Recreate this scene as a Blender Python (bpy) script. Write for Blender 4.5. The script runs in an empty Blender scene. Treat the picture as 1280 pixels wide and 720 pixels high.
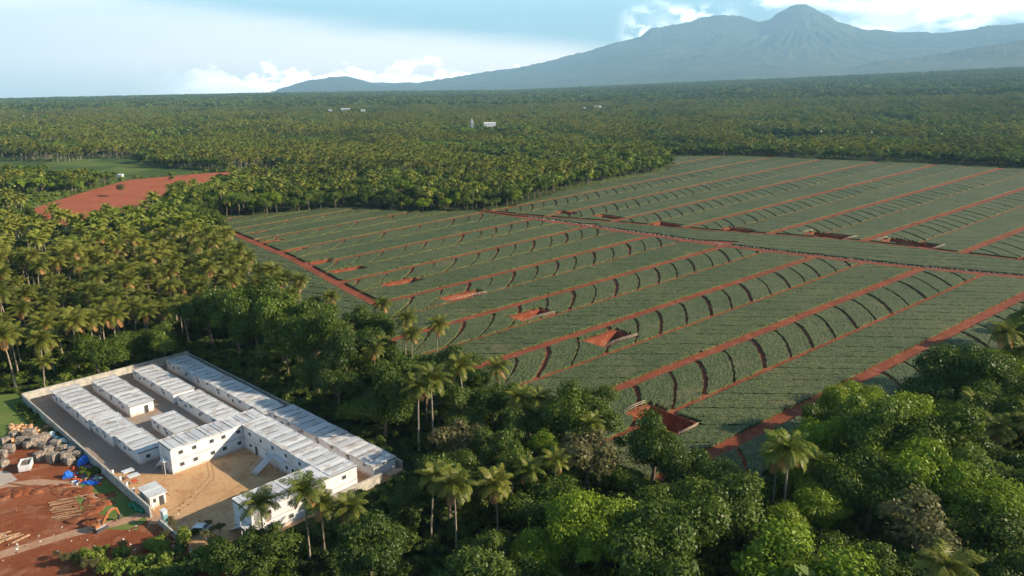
import bpy, bmesh, math, random
import numpy as np
R = math.radians
C = bpy.context.scene.collection
SC = bpy.context.scene
rng = np.random.default_rng(7)
random.seed(7)

# ---------------------------------------------------------------- camera, world, sun, exposure
CAM_H = 80.0
FOC = 900.0                                   # focal length in photo pixels (1280 wide)
PITCH = math.atan(238 / 900)
cam = bpy.data.cameras.new('camera'); cam_o = bpy.data.objects.new('camera', cam); C.objects.link(cam_o)
cam_o.location = (0, 0, CAM_H); cam_o.rotation_euler = (math.pi / 2 - PITCH, 0, 0)
cam.sensor_width = 36; cam.lens = 36 * FOC / 1280; cam.clip_start = 0.5; cam.clip_end = 80000
SC.camera = cam_o
SUN_AZ, SUN_EL = R(93), R(24)                 # azimuth clockwise from the view direction (+Y)
w = bpy.data.worlds.new('World'); SC.world = w; w.use_nodes = True
SUN_STRENGTH = 5.0
SKY_STRENGTH = 0.05
EXPOSURE = 1.53
HAZE_DENSITY = 6.2e-5
sun = bpy.data.lights.new('sun', 'SUN'); sun.energy = SUN_STRENGTH; sun.angle = R(0.5); sun.color = (1.0, 0.83, 0.60)
sun_o = bpy.data.objects.new('sun', sun); C.objects.link(sun_o)
sun_o.rotation_euler = (math.pi / 2 - SUN_EL, 0, math.pi - SUN_AZ)
SC.view_settings.view_transform = 'Standard'; SC.view_settings.look = 'None'
SC.view_settings.exposure = EXPOSURE; SC.view_settings.gamma = 1; SC.view_settings.use_curve_mapping = False
SC.render.engine = 'CYCLES'
SC.cycles.use_denoising = True
SC.cycles.max_bounces = 6; SC.cycles.diffuse_bounces = 3; SC.cycles.transparent_max_bounces = 8
SC.cycles.volume_bounces = 0
SC.cycles.sample_clamp_indirect = 6

class NT:
    def __init__(s, tree): s.t = tree; s.n = tree.nodes; s.l = tree.links
    def node(s, typ, **kw):
        n = s.n.new(typ)
        for k, v in kw.items(): setattr(n, k, v)
        return n
    def put(s, sock, v):
        if hasattr(v, 'is_linked') or hasattr(v, 'links'): s.l.new(v, sock)
        elif v is not None:
            sock.default_value = v
    def math(s, op, a, b=None, c=None, clamp=False):
        n = s.node('ShaderNodeMath', operation=op, use_clamp=clamp)
        s.put(n.inputs[0], a)
        if b is not None: s.put(n.inputs[1], b)
        if c is not None: s.put(n.inputs[2], c)
        return n.outputs[0]
    def noise(s, vec, scale, detail=4, rough=.55, dist=0):
        n = s.node('ShaderNodeTexNoise'); s.put(n.inputs['Vector'], vec)
        n.inputs['Scale'].default_value = scale; n.inputs['Detail'].default_value = detail
        n.inputs['Roughness'].default_value = rough; n.inputs['Distortion'].default_value = dist
        return n.outputs['Fac']
    def ramp(s, f, a, b, smooth=True):
        n = s.node('ShaderNodeMapRange', interpolation_type='SMOOTHSTEP' if smooth else 'LINEAR', clamp=True) if smooth else s.node('ShaderNodeMapRange', clamp=True)
        s.put(n.inputs[0], f); n.inputs[1].default_value = a; n.inputs[2].default_value = b
        return n.outputs[0]
    def mix(s, f, a, b):
        n = s.node('ShaderNodeMix', data_type='RGBA')
        s.put(n.inputs[0], f)
        for k, v in ((6, a), (7, b)):
            if isinstance(v, (tuple, list)): n.inputs[k].default_value = (*v[:3], 1)
            else: s.l.new(v, n.inputs[k])
        return n.outputs[2]

# sky with clouds, all by direction
N = NT(w.node_tree); N.n.clear()
sky = N.node('ShaderNodeTexSky', sky_type='NISHITA', sun_disc=False, sun_elevation=SUN_EL, sun_rotation=SUN_AZ,
             altitude=80, air_density=1.0, dust_density=0.6, ozone_density=1.6)
tc = N.node('ShaderNodeTexCoord'); sep = N.node('ShaderNodeSeparateXYZ'); N.l.new(tc.outputs['Generated'], sep.inputs[0])
az = N.math('ARCTAN2', sep.outputs[0], sep.outputs[1])
el = N.math('ARCSINE', N.math('MINIMUM', N.math('MAXIMUM', sep.outputs[2], -1), 1))
comb = N.node('ShaderNodeCombineXYZ'); N.put(comb.inputs[0], az); N.put(comb.inputs[1], el)
def vscale(v, sx, sy, off=(0, 0, 0)):
    m = N.node('ShaderNodeMapping'); N.l.new(v, m.inputs[0])
    m.inputs['Scale'].default_value = (sx, sy, 1); m.inputs['Location'].default_value = off
    return m.outputs[0]
def band(v, a, b, c, d):
    return N.math('MULTIPLY', N.ramp(v, a, b), N.math('SUBTRACT', 1, N.ramp(v, c, d)))
# soft veil on the left, streaky
veil_n = N.noise(vscale(comb.outputs[0], 3.2, 26), 1.0, 5, .5, .3)
top_edge = N.math('ADD', N.math('MULTIPLY', az, -0.075), 0.082)          # upper edge of the veil falls to the right
dv = N.math('SUBTRACT', top_edge, el)
dv = N.math('ADD', dv, N.math('MULTIPLY', N.math('SUBTRACT', veil_n, .5), .035))
veil = N.math('MULTIPLY', N.ramp(dv, -0.008, 0.030), N.math('MULTIPLY', band(az, -1.3, -.9, 0.12, 0.26), N.math('SUBTRACT', 1, N.ramp(el, .12, .2))))
veil = N.math('MULTIPLY', veil, N.math('ADD', N.math('MULTIPLY', N.ramp(el, 0.0, 0.05), .45), .5))
# heaped cumulus near the horizon
pu = N.noise(vscale(comb.outputs[0], 22, 34), 1.0, 7, .6, .1)
pu2 = N.noise(vscale(comb.outputs[0], 5, 6, (3, 1, 0)), 1.0, 3, .5)
h_top = N.math('ADD', N.math('ADD', N.math('MULTIPLY', pu2, .042), .014), N.math('MULTIPLY', N.math('SUBTRACT', pu, .5), .11))
heap = N.math('SUBTRACT', h_top, el)
heapm = N.math('MULTIPLY', N.ramp(heap, -0.002, 0.007), band(az, -0.48, -0.30, 0.08, 0.18))
# cloud bank over and right of the summit, and puffs on its left shoulder
bank_n = N.noise(vscale(comb.outputs[0], 9, 20, (1.7, .3, 0)), 1.0, 7, .58, .2)
bank = N.math('MULTIPLY', N.ramp(N.math('ADD', bank_n, N.math('MULTIPLY', N.ramp(az, .16, .62), .12)), 0.47, 0.66), N.math('MULTIPLY', band(az, 0.12, 0.30, 1.0, 1.5), N.math('SUBTRACT', 1, N.ramp(el, .13, .24))))
sh = N.math('MULTIPLY', N.ramp(N.noise(vscale(comb.outputs[0], 26, 34, (4, 7, 0)), 1, 6, .6), .44, .56), N.math('MULTIPLY', band(az, .13, .17, .24, .30), band(el, .055, .075, .10, .118)))
m1 = N.math('MAXIMUM', heapm, N.math('MAXIMUM', bank, sh), clamp=True)
grey = N.noise(vscale(comb.outputs[0], 16, 40, (0, -.22, 0)), 1, 5, .6)
cloudc = N.mix(N.ramp(grey, .38, .62), (1.25, 1.33, 1.46), (2.0, 2.0, 2.0))
bg1 = N.node('ShaderNodeBackground'); N.l.new(sky.outputs[0], bg1.inputs[0]); bg1.inputs[1].default_value = SKY_STRENGTH
bgv = N.node('ShaderNodeBackground'); bgv.inputs[0].default_value = (1.12, 1.0, .92, 1); bgv.inputs[1].default_value = 1.62
bgc = N.node('ShaderNodeBackground'); N.l.new(cloudc, bgc.inputs[0]); bgc.inputs[1].default_value = 1.7
bgh = N.node('ShaderNodeBackground'); bgh.inputs[0].default_value = (.44, .76, .82, 1); bgh.inputs[1].default_value = 1.0    # bright thin air low in the sky
mx0 = N.node('ShaderNodeMixShader'); N.put(mx0.inputs[0], N.math('SUBTRACT', .92, N.math('MULTIPLY', N.ramp(el, .10, .30), .92))); N.l.new(bg1.outputs[0], mx0.inputs[1]); N.l.new(bgh.outputs[0], mx0.inputs[2])
mx1 = N.node('ShaderNodeMixShader'); N.put(mx1.inputs[0], veil); N.l.new(mx0.outputs[0], mx1.inputs[1]); N.l.new(bgv.outputs[0], mx1.inputs[2])
mx2 = N.node('ShaderNodeMixShader'); N.put(mx2.inputs[0], m1); N.l.new(mx1.outputs[0], mx2.inputs[1]); N.l.new(bgc.outputs[0], mx2.inputs[2])
wo = N.node('ShaderNodeOutputWorld'); N.l.new(mx2.outputs[0], wo.inputs[0])

# ---------------------------------------------------------------- plan coordinates
cp, sp = math.cos(PITCH), math.sin(PITCH)
def P(x, y, z=0.0):
    a = (x - 640) / FOC; b = (360 - y) / FOC
    dy = cp + b * sp; dz = -sp + b * cp
    t = (z - CAM_H) / dz
    return (a * t, dy * t)
TU = R(49); TB = R(42)
def uv2xy(u, v): return (u * math.sin(TU) + v * math.cos(TU), u * math.cos(TU) - v * math.sin(TU))
def xy2uv(x, y): return (x * math.sin(TU) + y * math.cos(TU), x * math.cos(TU) - y * math.sin(TU))
def ab2xy(a, b): return (a * math.cos(TB) + b * math.sin(TB), -a * math.sin(TB) + b * math.cos(TB))
def xy2ab(x, y): return (x * math.cos(TB) - y * math.sin(TB), x * math.sin(TB) + y * math.cos(TB))
def to_px(X, Y, Z):                       # used only to decide which trees are worth building
    X = np.asarray(X, float); Y = np.asarray(Y, float); Z = np.asarray(Z, float) - CAM_H
    d = Y * cp - Z * sp; d = np.where(d < 1, 1, d)
    return 640 + FOC * X / d, 360 - FOC * (Y * sp + Z * cp) / d
def inpoly(x, y, poly):
    x = np.asarray(x, float); y = np.asarray(y, float); ins = np.zeros(x.shape, bool)
    n = len(poly)
    for i in range(n):
        x0, y0 = poly[i]; x1, y1 = poly[(i + 1) % n]
        if y0 == y1: continue
        c = ((y0 > y) != (y1 > y)) & (x < (x1 - x0) * (y - y0) / (y1 - y0) + x0)
        ins ^= c
    return ins
def hash2(i, j, s=0):
    h = np.sin(i * 127.1 + j * 311.7 + s * 74.7) * 43758.5453
    return h - np.floor(h)
def vnoise(x, y, s=0):
    xi = np.floor(x); yi = np.floor(y); fx = x - xi; fy = y - yi
    fx = fx * fx * (3 - 2 * fx); fy = fy * fy * (3 - 2 * fy)
    a = hash2(xi, yi, s); b = hash2(xi + 1, yi, s); c = hash2(xi, yi + 1, s); d = hash2(xi + 1, yi + 1, s)
    return (a * (1 - fx) + b * fx) * (1 - fy) + (c * (1 - fx) + d * fx) * fy
def fbm(x, y, o=4, s=0):
    r = 0; a = .5
    for k in range(o): r = r + a * vnoise(x * 2 ** k, y * 2 ** k, s + k); a *= .5
    return r
def terrain(X, Y):
    X = np.asarray(X, float); Y = np.asarray(Y, float)
    r = np.hypot(X, Y); a = np.degrees(np.arctan2(X, Y))
    s = np.interp(a, [-180, -90, -35, -20, -11, 0, 15, 35, 60, 90, 180], [0, 0, .0062, .0150, .0185, .0215, .036, .052, .055, .02, 0])
    q = np.clip(r - 1500, 0, 7500)
    q = q * q / (q + 900)
    return s * q + np.clip((r - 1500) / 3000, 0, 1) * 16 * (fbm(X / 900, Y / 900, 3) - .45)

# ---------------------------------------------------------------- mesh helpers
def link(name, me, mats, parent=None):
    o = bpy.data.objects.new(name, me); C.objects.link(o)
    if mats is not None:
        for m in (mats if isinstance(mats, (list, tuple)) else [mats]): me.materials.append(m)
    if parent: o.parent = parent
    return o
def np_mesh(name, V, F, mi=None, smooth=False):
    me = bpy.data.meshes.new(name)
    V = np.asarray(V, np.float32).reshape(-1, 3); F = np.asarray(F, np.int32); k = F.shape[1]
    me.vertices.add(len(V)); me.vertices.foreach_set('co', V.ravel())
    me.loops.add(F.size); me.loops.foreach_set('vertex_index', F.ravel())
    me.polygons.add(len(F)); me.polygons.foreach_set('loop_start', np.arange(0, F.size, k, dtype=np.int32))
    if mi is not None: me.polygons.foreach_set('material_index', np.asarray(mi, np.int32))
    me.polygons.foreach_set('use_smooth', np.full(len(F), smooth))
    me.update(calc_edges=True); me.validate(); return me
class MB:
    """collects boxes, tubes and polygons and turns them into one mesh"""
    def __init__(s): s.v = []; s.f = []; s.m = []; s.cur = 0
    def add(s, vs, fs):
        o = len(s.v); s.v += [tuple(v) for v in vs]
        for f in fs: s.f.append(tuple(o + i for i in f)); s.m.append(s.cur)
    def box(s, c, d, rz=0, tilt=(0, 0), taper=1.0):
        cx, cy, cz = c; dx, dy, dz = d[0] / 2, d[1] / 2, d[2] / 2; vs = []
        for z in (-1, 1):
            k = taper if z > 0 else 1
            for x, y in ((-1, -1), (1, -1), (1, 1), (-1, 1)):
                px, py, pz = x * dx * k, y * dy * k, z * dz
                pz += px * tilt[0] + py * tilt[1]
                vs.append((cx + px * math.cos(rz) - py * math.sin(rz), cy + px * math.sin(rz) + py * math.cos(rz), cz + pz))
        s.add(vs, [(0, 3, 2, 1), (4, 5, 6, 7), (0, 1, 5, 4), (1, 2, 6, 5), (2, 3, 7, 6), (3, 0, 4, 7)])
    def tube(s, pts, rad, n=8, cap=True):
        pts = [np.array(p, float) for p in pts]
        if not isinstance(rad, (list, tuple)): rad = [rad] * len(pts)
        vs = []; fs = []; prev = None
        for i, p in enumerate(pts):
            t = pts[min(i + 1, len(pts) - 1)] - pts[max(i - 1, 0)]; t /= (np.linalg.norm(t) + 1e-9)
            a = prev if prev is not None else (np.array([1, 0, 0]) if abs(t[0]) < .9 else np.array([0, 1, 0]))
            a = a - t * a.dot(t); a = a / (np.linalg.norm(a) + 1e-9); prev = a; b = np.cross(t, a)
            for k in range(n):
                q = 2 * math.pi * k / n; vs.append(p + rad[i] * (math.cos(q) * a + math.sin(q) * b))
        for i in range(len(pts) - 1):
            for k in range(n):
                k2 = (k + 1) % n; fs.append((i * n + k, i * n + k2, (i + 1) * n + k2, (i + 1) * n + k))
        if cap: fs.append(tuple(range(n - 1, -1, -1))); fs.append(tuple((len(pts) - 1) * n + k for k in range(n)))
        s.add(vs, fs)
    def blob(s, c, r, seed=0, n=8, jit=.15):
        rr = random.Random(seed); vs = []; fs = []; m = n // 2 + 1
        for i in range(m + 1):
            th = math.pi * i / m
            for k in range(n):
                q = 2 * math.pi * k / n; j = 1 + rr.uniform(-jit, jit)
                vs.append((c[0] + r[0] * j * math.sin(th) * math.cos(q), c[1] + r[1] * j * math.sin(th) * math.sin(q), c[2] + r[2] * j * math.cos(th)))
        for i in range(m):
            for k in range(n):
                k2 = (k + 1) % n; fs.append((i * n + k, (i + 1) * n + k, (i + 1) * n + k2, i * n + k2))
        s.add(vs, fs)
    def build(s, name, mats, parent=None, smooth=False):
        me = bpy.data.meshes.new(name); me.from_pydata(s.v, [], s.f)
        me.polygons.foreach_set('material_index', s.m); me.polygons.foreach_set('use_smooth', [smooth] * len(s.f))
        me.update(); return link(name, me, mats, parent)
def tag(o, label=None, cat=None, group=None, kind=None):
    if label: o['label'] = label
    if cat: o['category'] = cat
    if group: o['group'] = group
    if kind: o['kind'] = kind
    return o
def empty(name, loc, rz=0, label=None, cat=None, group=None, sc=1.0):
    o = bpy.data.objects.new(name, None); C.objects.link(o); o.location = loc; o.rotation_euler = (0, 0, rz)
    o.scale = (sc, sc, sc) if not isinstance(sc, tuple) else sc; o.empty_display_size = .5
    return tag(o, label, cat, group)
def sheet(name, poly, z, mat, kind='structure', sub=0):
    bm = bmesh.new(); vs = [bm.verts.new((x, y, z)) for x, y in poly]; f = bm.faces.new(vs)
    if f.normal.z < 0: f.normal_flip()
    bmesh.ops.triangulate(bm, faces=bm.faces[:])
    me = bpy.data.meshes.new(name); bm.to_mesh(me); bm.free()
    return tag(link(name, me, mat), kind=kind)
def strip(name, pts, width, z, mat, jag=.25):
    """a track: a ribbon with a slightly uneven edge along a line of points"""
    pts = [np.array(p, float) for p in pts]; dense = []
    for a, b in zip(pts, pts[1:]):
        n = max(1, int(np.linalg.norm(b - a) / 2))
        dense += [a + (b - a) * i / n for i in range(n)]
    dense.append(pts[-1]); V = []; F = []
    for i, p in enumerate(dense):
        t = dense[min(i + 1, len(dense) - 1)] - dense[max(i - 1, 0)]; t /= np.linalg.norm(t)
        nrm = np.array([-t[1], t[0]]); h = width / 2
        V.append((*(p + nrm * (h + random.uniform(-jag, jag))), z)); V.append((*(p - nrm * (h + random.uniform(-jag, jag))), z))
        if i: F.append((2 * i - 2, 2 * i - 1, 2 * i + 1, 2 * i))
    me = bpy.data.meshes.new(name); me.from_pydata(V, [], F); me.update()
    return tag(link(name, me, mat), kind='structure')

# ---------------------------------------------------------------- materials
def mat(name, fn):
    m = bpy.data.materials.new(name); m.use_nodes = True; T = NT(m.node_tree); T.n.clear()
    out = T.node('ShaderNodeOutputMaterial'); b = T.node('ShaderNodeBsdfPrincipled'); T.l.new(b.outputs[0], out.inputs[0])
    T.out = out; T.b = b; T.geo = T.node('ShaderNodeNewGeometry'); T.pos = T.geo.outputs['Position']
    T.oi = T.node('ShaderNodeObjectInfo'); fn(T, b); return m
def bump(T, h, strength, dist):
    n = T.node('ShaderNodeBump'); n.inputs['Strength'].default_value = strength; n.inputs['Distance'].default_value = dist
    T.put(n.inputs['Height'], h); T.l.new(n.outputs[0], T.b.inputs['Normal'])
def setc(T, c):
    if isinstance(c, tuple): T.b.inputs['Base Color'].default_value = (*c, 1)
    else: T.l.new(c, T.b.inputs['Base Color'])
def plain(name, c, rough=.6, var=.12, scale=3., metal=0, c2=None):
    def fn(T, b):
        n = T.noise(T.pos, scale, 4)
        setc(T, T.mix(T.ramp(n, .3, .7), tuple(k * (1 - var) for k in c), c2 or tuple(min(1, k * (1 + var)) for k in c)))
        b.inputs['Roughness'].default_value = rough; b.inputs['Metallic'].default_value = metal
    return mat(name, fn)
def soil_mat(name, A, B, D, rows=False):
    def fn(T, b):
        n1 = T.noise(T.pos, .05, 4); n2 = T.noise(T.pos, 1.3, 6, .7); n3 = T.noise(T.pos, .3, 4)
        c = T.mix(T.ramp(n1, .35, .65), A, B); c = T.mix(T.math('MULTIPLY', T.ramp(n3, .48, .68), .65), c, D)
        c = T.mix(T.math('MULTIPLY', T.ramp(n2, .35, .75), .5), c, tuple(k * .55 for k in A))
        if rows:
            mp = T.node('ShaderNodeMapping'); T.l.new(T.pos, mp.inputs[0]); mp.inputs['Rotation'].default_value = (0, 0, R(35))
            wv = T.node('ShaderNodeTexWave', wave_type='BANDS'); T.l.new(mp.outputs[0], wv.inputs[0])
            wv.inputs['Scale'].default_value = .09; wv.inputs['Distortion'].default_value = 2; wv.inputs['Detail Scale'].default_value = .6
            c = T.mix(T.math('MULTIPLY', wv.outputs['Fac'], .35), c, tuple(min(1, k * 1.35) for k in B))
        setc(T, c); b.inputs['Roughness'].default_value = .95; b.inputs['Specular IOR Level'].default_value = .1
        bump(T, n2, .6, .12)
    return mat(name, fn)
M = {}
M['soil'] = soil_mat('red_soil', (.185, .052, .028), (.25, .072, .038), (.33, .13, .075))
M['redfield'] = soil_mat('ploughed_red_soil', (.29, .075, .036), (.36, .11, .055), (.40, .15, .09), rows=True)
M['lot'] = soil_mat('lot_soil', (.21, .062, .028), (.28, .095, .045), (.34, .17, .10))
M['track'] = soil_mat('track_dust', (.40, .24, .16), (.46, .29, .20), (.36, .17, .09))
M['yard'] = soil_mat('yard_dirt', (.50, .30, .155), (.56, .36, .20), (.40, .19, .09))
M['yardgrey'] = soil_mat('yard_concrete', (.30, .24, .20), (.36, .29, .24), (.34, .19, .12))
M['gravel'] = soil_mat('pale_gravel', (.42, .36, .31), (.48, .42, .37), (.36, .30, .25))
def _floor(T, b):
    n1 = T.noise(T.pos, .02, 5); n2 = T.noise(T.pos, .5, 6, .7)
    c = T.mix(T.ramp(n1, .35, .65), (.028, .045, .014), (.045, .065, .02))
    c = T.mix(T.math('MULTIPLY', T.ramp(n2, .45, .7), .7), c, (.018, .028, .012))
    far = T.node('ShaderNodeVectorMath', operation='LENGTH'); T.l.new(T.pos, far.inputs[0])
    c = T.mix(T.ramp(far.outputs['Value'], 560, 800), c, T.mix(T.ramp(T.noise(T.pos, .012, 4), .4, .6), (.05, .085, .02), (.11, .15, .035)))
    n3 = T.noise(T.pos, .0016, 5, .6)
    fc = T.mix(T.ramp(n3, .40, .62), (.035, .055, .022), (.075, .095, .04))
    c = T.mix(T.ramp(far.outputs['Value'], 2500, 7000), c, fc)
    setc(T, c); b.inputs['Roughness'].default_value = .95; b.inputs['Specular IOR Level'].default_value = .1
    bump(T, n2, .8, .5)
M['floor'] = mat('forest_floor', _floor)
def _grass(T, b):
    n1 = T.noise(T.pos, .15, 5); n2 = T.noise(T.pos, 2.5, 6, .7)
    c = T.mix(T.ramp(n1, .35, .65), (.10, .17, .022), (.18, .22, .04)); c = T.mix(T.math('MULTIPLY', n2, .5), c, (.05, .09, .015))
    setc(T, c); b.inputs['Roughness'].default_value = .9; bump(T, n2, 1, .3)
M['mudtrack'] = soil_mat('rut_soil', (.17, .05, .025), (.22, .08, .04), (.30, .14, .08))
M['yardrut'] = soil_mat('rut_dirt', (.40, .23, .12), (.46, .28, .15), (.50, .34, .20))
M['grass'] = mat('rough_grass', _grass)
def _crop(T, b):
    n1 = T.noise(T.pos, .018, 4); n2 = T.noise(T.pos, .25, 4)
    mpv = T.node('ShaderNodeMapping'); T.l.new(T.pos, mpv.inputs[0]); mpv.inputs['Rotation'].default_value = (0, 0, -R(41)); mpv.inputs['Scale'].default_value = (1.9, .85, 1)
    vo = T.node('ShaderNodeTexVoronoi'); T.l.new(mpv.outputs[0], vo.inputs['Vector']); vo.inputs['Scale'].default_value = 1.0; vo.inputs['Randomness'].default_value = .55
    c = T.mix(T.ramp(n1, .36, .64), (.066, .102, .026), (.100, .126, .034))
    c = T.mix(T.math('MULTIPLY', T.ramp(n2, .4, .7), .5), c, (.15, .15, .07))
    c = T.mix(T.math('MULTIPLY', T.ramp(vo.outputs['Distance'], .25, .8), .85), c, (.022, .028, .012))
    n5 = T.noise(T.pos, .07, 5, .65); c = T.mix(T.math('MULTIPLY', T.ramp(n5, .56, .72), .5), c, (.16, .12, .06))
    setc(T, c); b.inputs['Roughness'].default_value = .75; b.inputs['Specular IOR Level'].default_value = .25
    n = T.node('ShaderNodeBump'); n.inputs['Strength'].default_value = .6; n.inputs['Distance'].default_value = .22; n.invert = True
    T.l.new(vo.outputs['Distance'], n.inputs['Height']); T.l.new(n.outputs[0], b.inputs['Normal'])
M['crop'] = mat('pineapple_leaves', _crop)
def leafmat(name, A, B, transl=.3, dark=.5, A2=None, patch=0):
    def fn(T, b):
        isl = T.geo.outputs['Random Per Island']
        c = T.mix(T.oi.outputs['Random'], A, B)
        c = T.mix(T.math('MULTIPLY', isl, .55), c, A2 or tuple(min(1, k * 1.7) for k in B))
        c = T.mix(T.math('MULTIPLY', T.ramp(isl, .75, 1.0, False), dark), c, tuple(k * .4 for k in A))
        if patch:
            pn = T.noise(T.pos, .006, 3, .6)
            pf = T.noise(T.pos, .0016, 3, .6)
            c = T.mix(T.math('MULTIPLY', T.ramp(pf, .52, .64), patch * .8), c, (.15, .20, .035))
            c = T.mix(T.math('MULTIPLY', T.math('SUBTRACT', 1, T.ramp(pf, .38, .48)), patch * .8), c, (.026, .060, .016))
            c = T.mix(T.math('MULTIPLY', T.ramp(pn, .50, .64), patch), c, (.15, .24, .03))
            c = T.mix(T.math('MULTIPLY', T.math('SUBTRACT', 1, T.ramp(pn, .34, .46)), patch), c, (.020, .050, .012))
        d = T.node('ShaderNodeBsdfDiffuse'); T.l.new(c, d.inputs[0])
        tr = T.node('ShaderNodeBsdfTranslucent'); T.l.new(c, tr.inputs[0])
        g = T.node('ShaderNodeBsdfGlossy'); g.inputs['Roughness'].default_value = .45; g.inputs[0].default_value = (1, 1, 1, 1)
        m1 = T.node('ShaderNodeMixShader'); m1.inputs[0].default_value = transl; T.l.new(d.outputs[0], m1.inputs[1]); T.l.new(tr.outputs[0], m1.inputs[2])
        m2 = T.node('ShaderNodeMixShader'); m2.inputs[0].default_value = .015; T.l.new(m1.outputs[0], m2.inputs[1]); T.l.new(g.outputs[0], m2.inputs[2])
        T.l.new(m2.outputs[0], T.out.inputs[0])
    return mat(name, fn)
M['mango'] = leafmat('mango_leaves', (.036, .070, .009), (.075, .115, .013))
M['light'] = leafmat('bright_leaves', (.125, .200, .012), (.170, .235, .016))
M['brownleaf'] = leafmat('dry_leaves', (.11, .095, .04), (.12, .12, .045))
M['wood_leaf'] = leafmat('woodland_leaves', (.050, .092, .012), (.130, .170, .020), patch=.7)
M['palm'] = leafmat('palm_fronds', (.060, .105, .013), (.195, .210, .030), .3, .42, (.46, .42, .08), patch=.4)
M['deadfrond'] = leafmat('dry_fronds', (.30, .15, .05), (.34, .19, .07))
M['shrub'] = leafmat('shrub_leaves', (.10, .16, .022), (.16, .20, .03))
M['bark'] = plain('bark', (.16, .12, .085), .9, .3, 2)
M['palmbark'] = plain('palm_bark', (.30, .25, .19), .9, .25, 2)
def _wh(T, b):
    n = T.noise(T.pos, .5, 5, .65); c = T.mix(T.ramp(n, .35, .7), (.69, .71, .76), (.56, .56, .57))
    sp_ = T.node('ShaderNodeSeparateXYZ'); T.l.new(T.pos, sp_.inputs[0])
    dirt = T.math('MULTIPLY', T.math('SUBTRACT', 1, T.ramp(T.math('ADD', sp_.outputs[2], T.math('MULTIPLY', T.noise(T.pos, 1.2, 4), -1.2)), -.6, .5)), .6)
    c = T.mix(dirt, c, (.42, .27, .17)); setc(T, c); b.inputs['Roughness'].default_value = .5
M['white'] = mat('white_panel', _wh)
def _roof(T, b):
    isl = T.geo.outputs['Random Per Island']; n = T.noise(T.pos, .35, 5, .65); n2 = T.noise(T.pos, 2.0, 5, .7)
    c = T.mix(isl, (.44, .46, .50), (.64, .65, .66)); c = T.mix(T.math('MULTIPLY', T.ramp(n, .48, .64), .65), c, (.36, .29, .24))
    c = T.mix(T.math('MULTIPLY', T.ramp(n2, .58, .72), .4), c, (.34, .29, .25))
    setc(T, c); b.inputs['Roughness'].default_value = .45
M['roof'] = mat('weathered_roof_panel', _roof)
M['seam'] = plain('dark_seam', (.055, .055, .06), .8)
M['glass'] = plain('window_glass', (.06, .065, .07), .2)
M['wallconc'] = plain('block_wall', (.34, .33, .30), .8, .15, .7, c2=(.50, .47, .41))
M['yellow'] = plain('yellow_paint', (.55, .17, .02), .6, .35, 2.5, c2=(.30, .13, .06))
M['steel'] = plain('dark_steel', (.07, .07, .075), .5, .3, 3)
M['greysteel'] = plain('grey_steel', (.32, .32, .33), .5, .2, 3)
M['rail'] = plain('bamboo_rail', (.46, .38, .28), .7, .2, 3)
M['bale'] = plain('scrap_bale', (.17, .14, .12), .9, .45, 2.2, c2=(.36, .30, .25))
M['orange'] = plain('orange_rubble', (.50, .25, .11), .9, .3, 2, c2=(.66, .42, .24))
M['blue'] = plain('blue_plastic', (.012, .14, .62), .45, .3, 2)
M['teal'] = plain('teal_sack', (.14, .34, .38), .6, .3, 2)
M['palesack'] = plain('pale_sack', (.60, .68, .68), .6, .15, 2)
M['wood'] = plain('cut_wood', (.34, .22, .13), .8, .35, 2)
M['green'] = plain('green_net', (.01, .16, .07), .7, .4, 2)
M['redpl'] = plain('red_scrap', (.48, .08, .03), .7, .4, 2)
M['stone'] = plain('pale_stone', (.40, .36, .30), .9, .3, 1.5)
M['mud'] = soil_mat('wet_ditch', (.05, .035, .025), (.08, .05, .03), (.03, .03, .02))

# ---------------------------------------------------------------- the field plan
ROADS = [-83.5 - 40.3 * k for k in range(-3, 13)]
def warp(u, v0): return v0 + (u - 150) * .00082 * (v0 + 115)
VS_ = np.linspace(-520, 120, 321)
def u_left(v): return (np.interp(v, [-500, -392, -349, -307, -268, -242, -200, -64], [158, 153.6, 151.8, 147.3, 142.7, 140.6, 138, 134]))
def u_cross(v): return (np.interp(v, [-500, -377, -221, -176, -130, -88, 60], [318, 327, 346, 357, 369, 387, 450]))
def u_upper(v): return (np.interp(v, [-500, -430, -377, -325, -246, -223, -177, -131, -98, 60], [322, 326, 333, 357, 386, 399, 419, 425, 430, 470]))
FIELD = [(115, -70), (172, -73), (178, -62), (270, -60), (330, -56), (420, -52), (455, 70), (1010, 70), (1000, -330), (930, -560), (838, -640), (747, -552), (664, -504), (539, -476), (446, -449), (358, -411),
         (320, -411), (285, -440), (262, -487), (187, -500), (150, -500), (150, -440), (118, -330), (117, -240), (118, -150), (114, -100)]
FIELD_XY = [uv2xy(*p) for p in FIELD]
near_pits = [(137, 145.5, -110.5, -96), (171, 187.5, -159, -151), (170, 185.5, -196.5, -189), (165, 184.5, -235, -229), (159, 176, -271, -264.5),
             (153.5, 169.5, -308.5, -302.5), (154.5, 165, -332.5, -326.5), (157, 168, -368.5, -364), (157.5, 170, -400, -395.5), (163.5, 173.5, -432, -428.5)]
far_pits = [(416, 428, -208, -186), (393, 403, -251, -233), (375, 385, -292, -275), (369, 379, -338, -320), (361, 370, -370, -353), (428, 440, -168, -142)]
PITS = near_pits + far_pits

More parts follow.
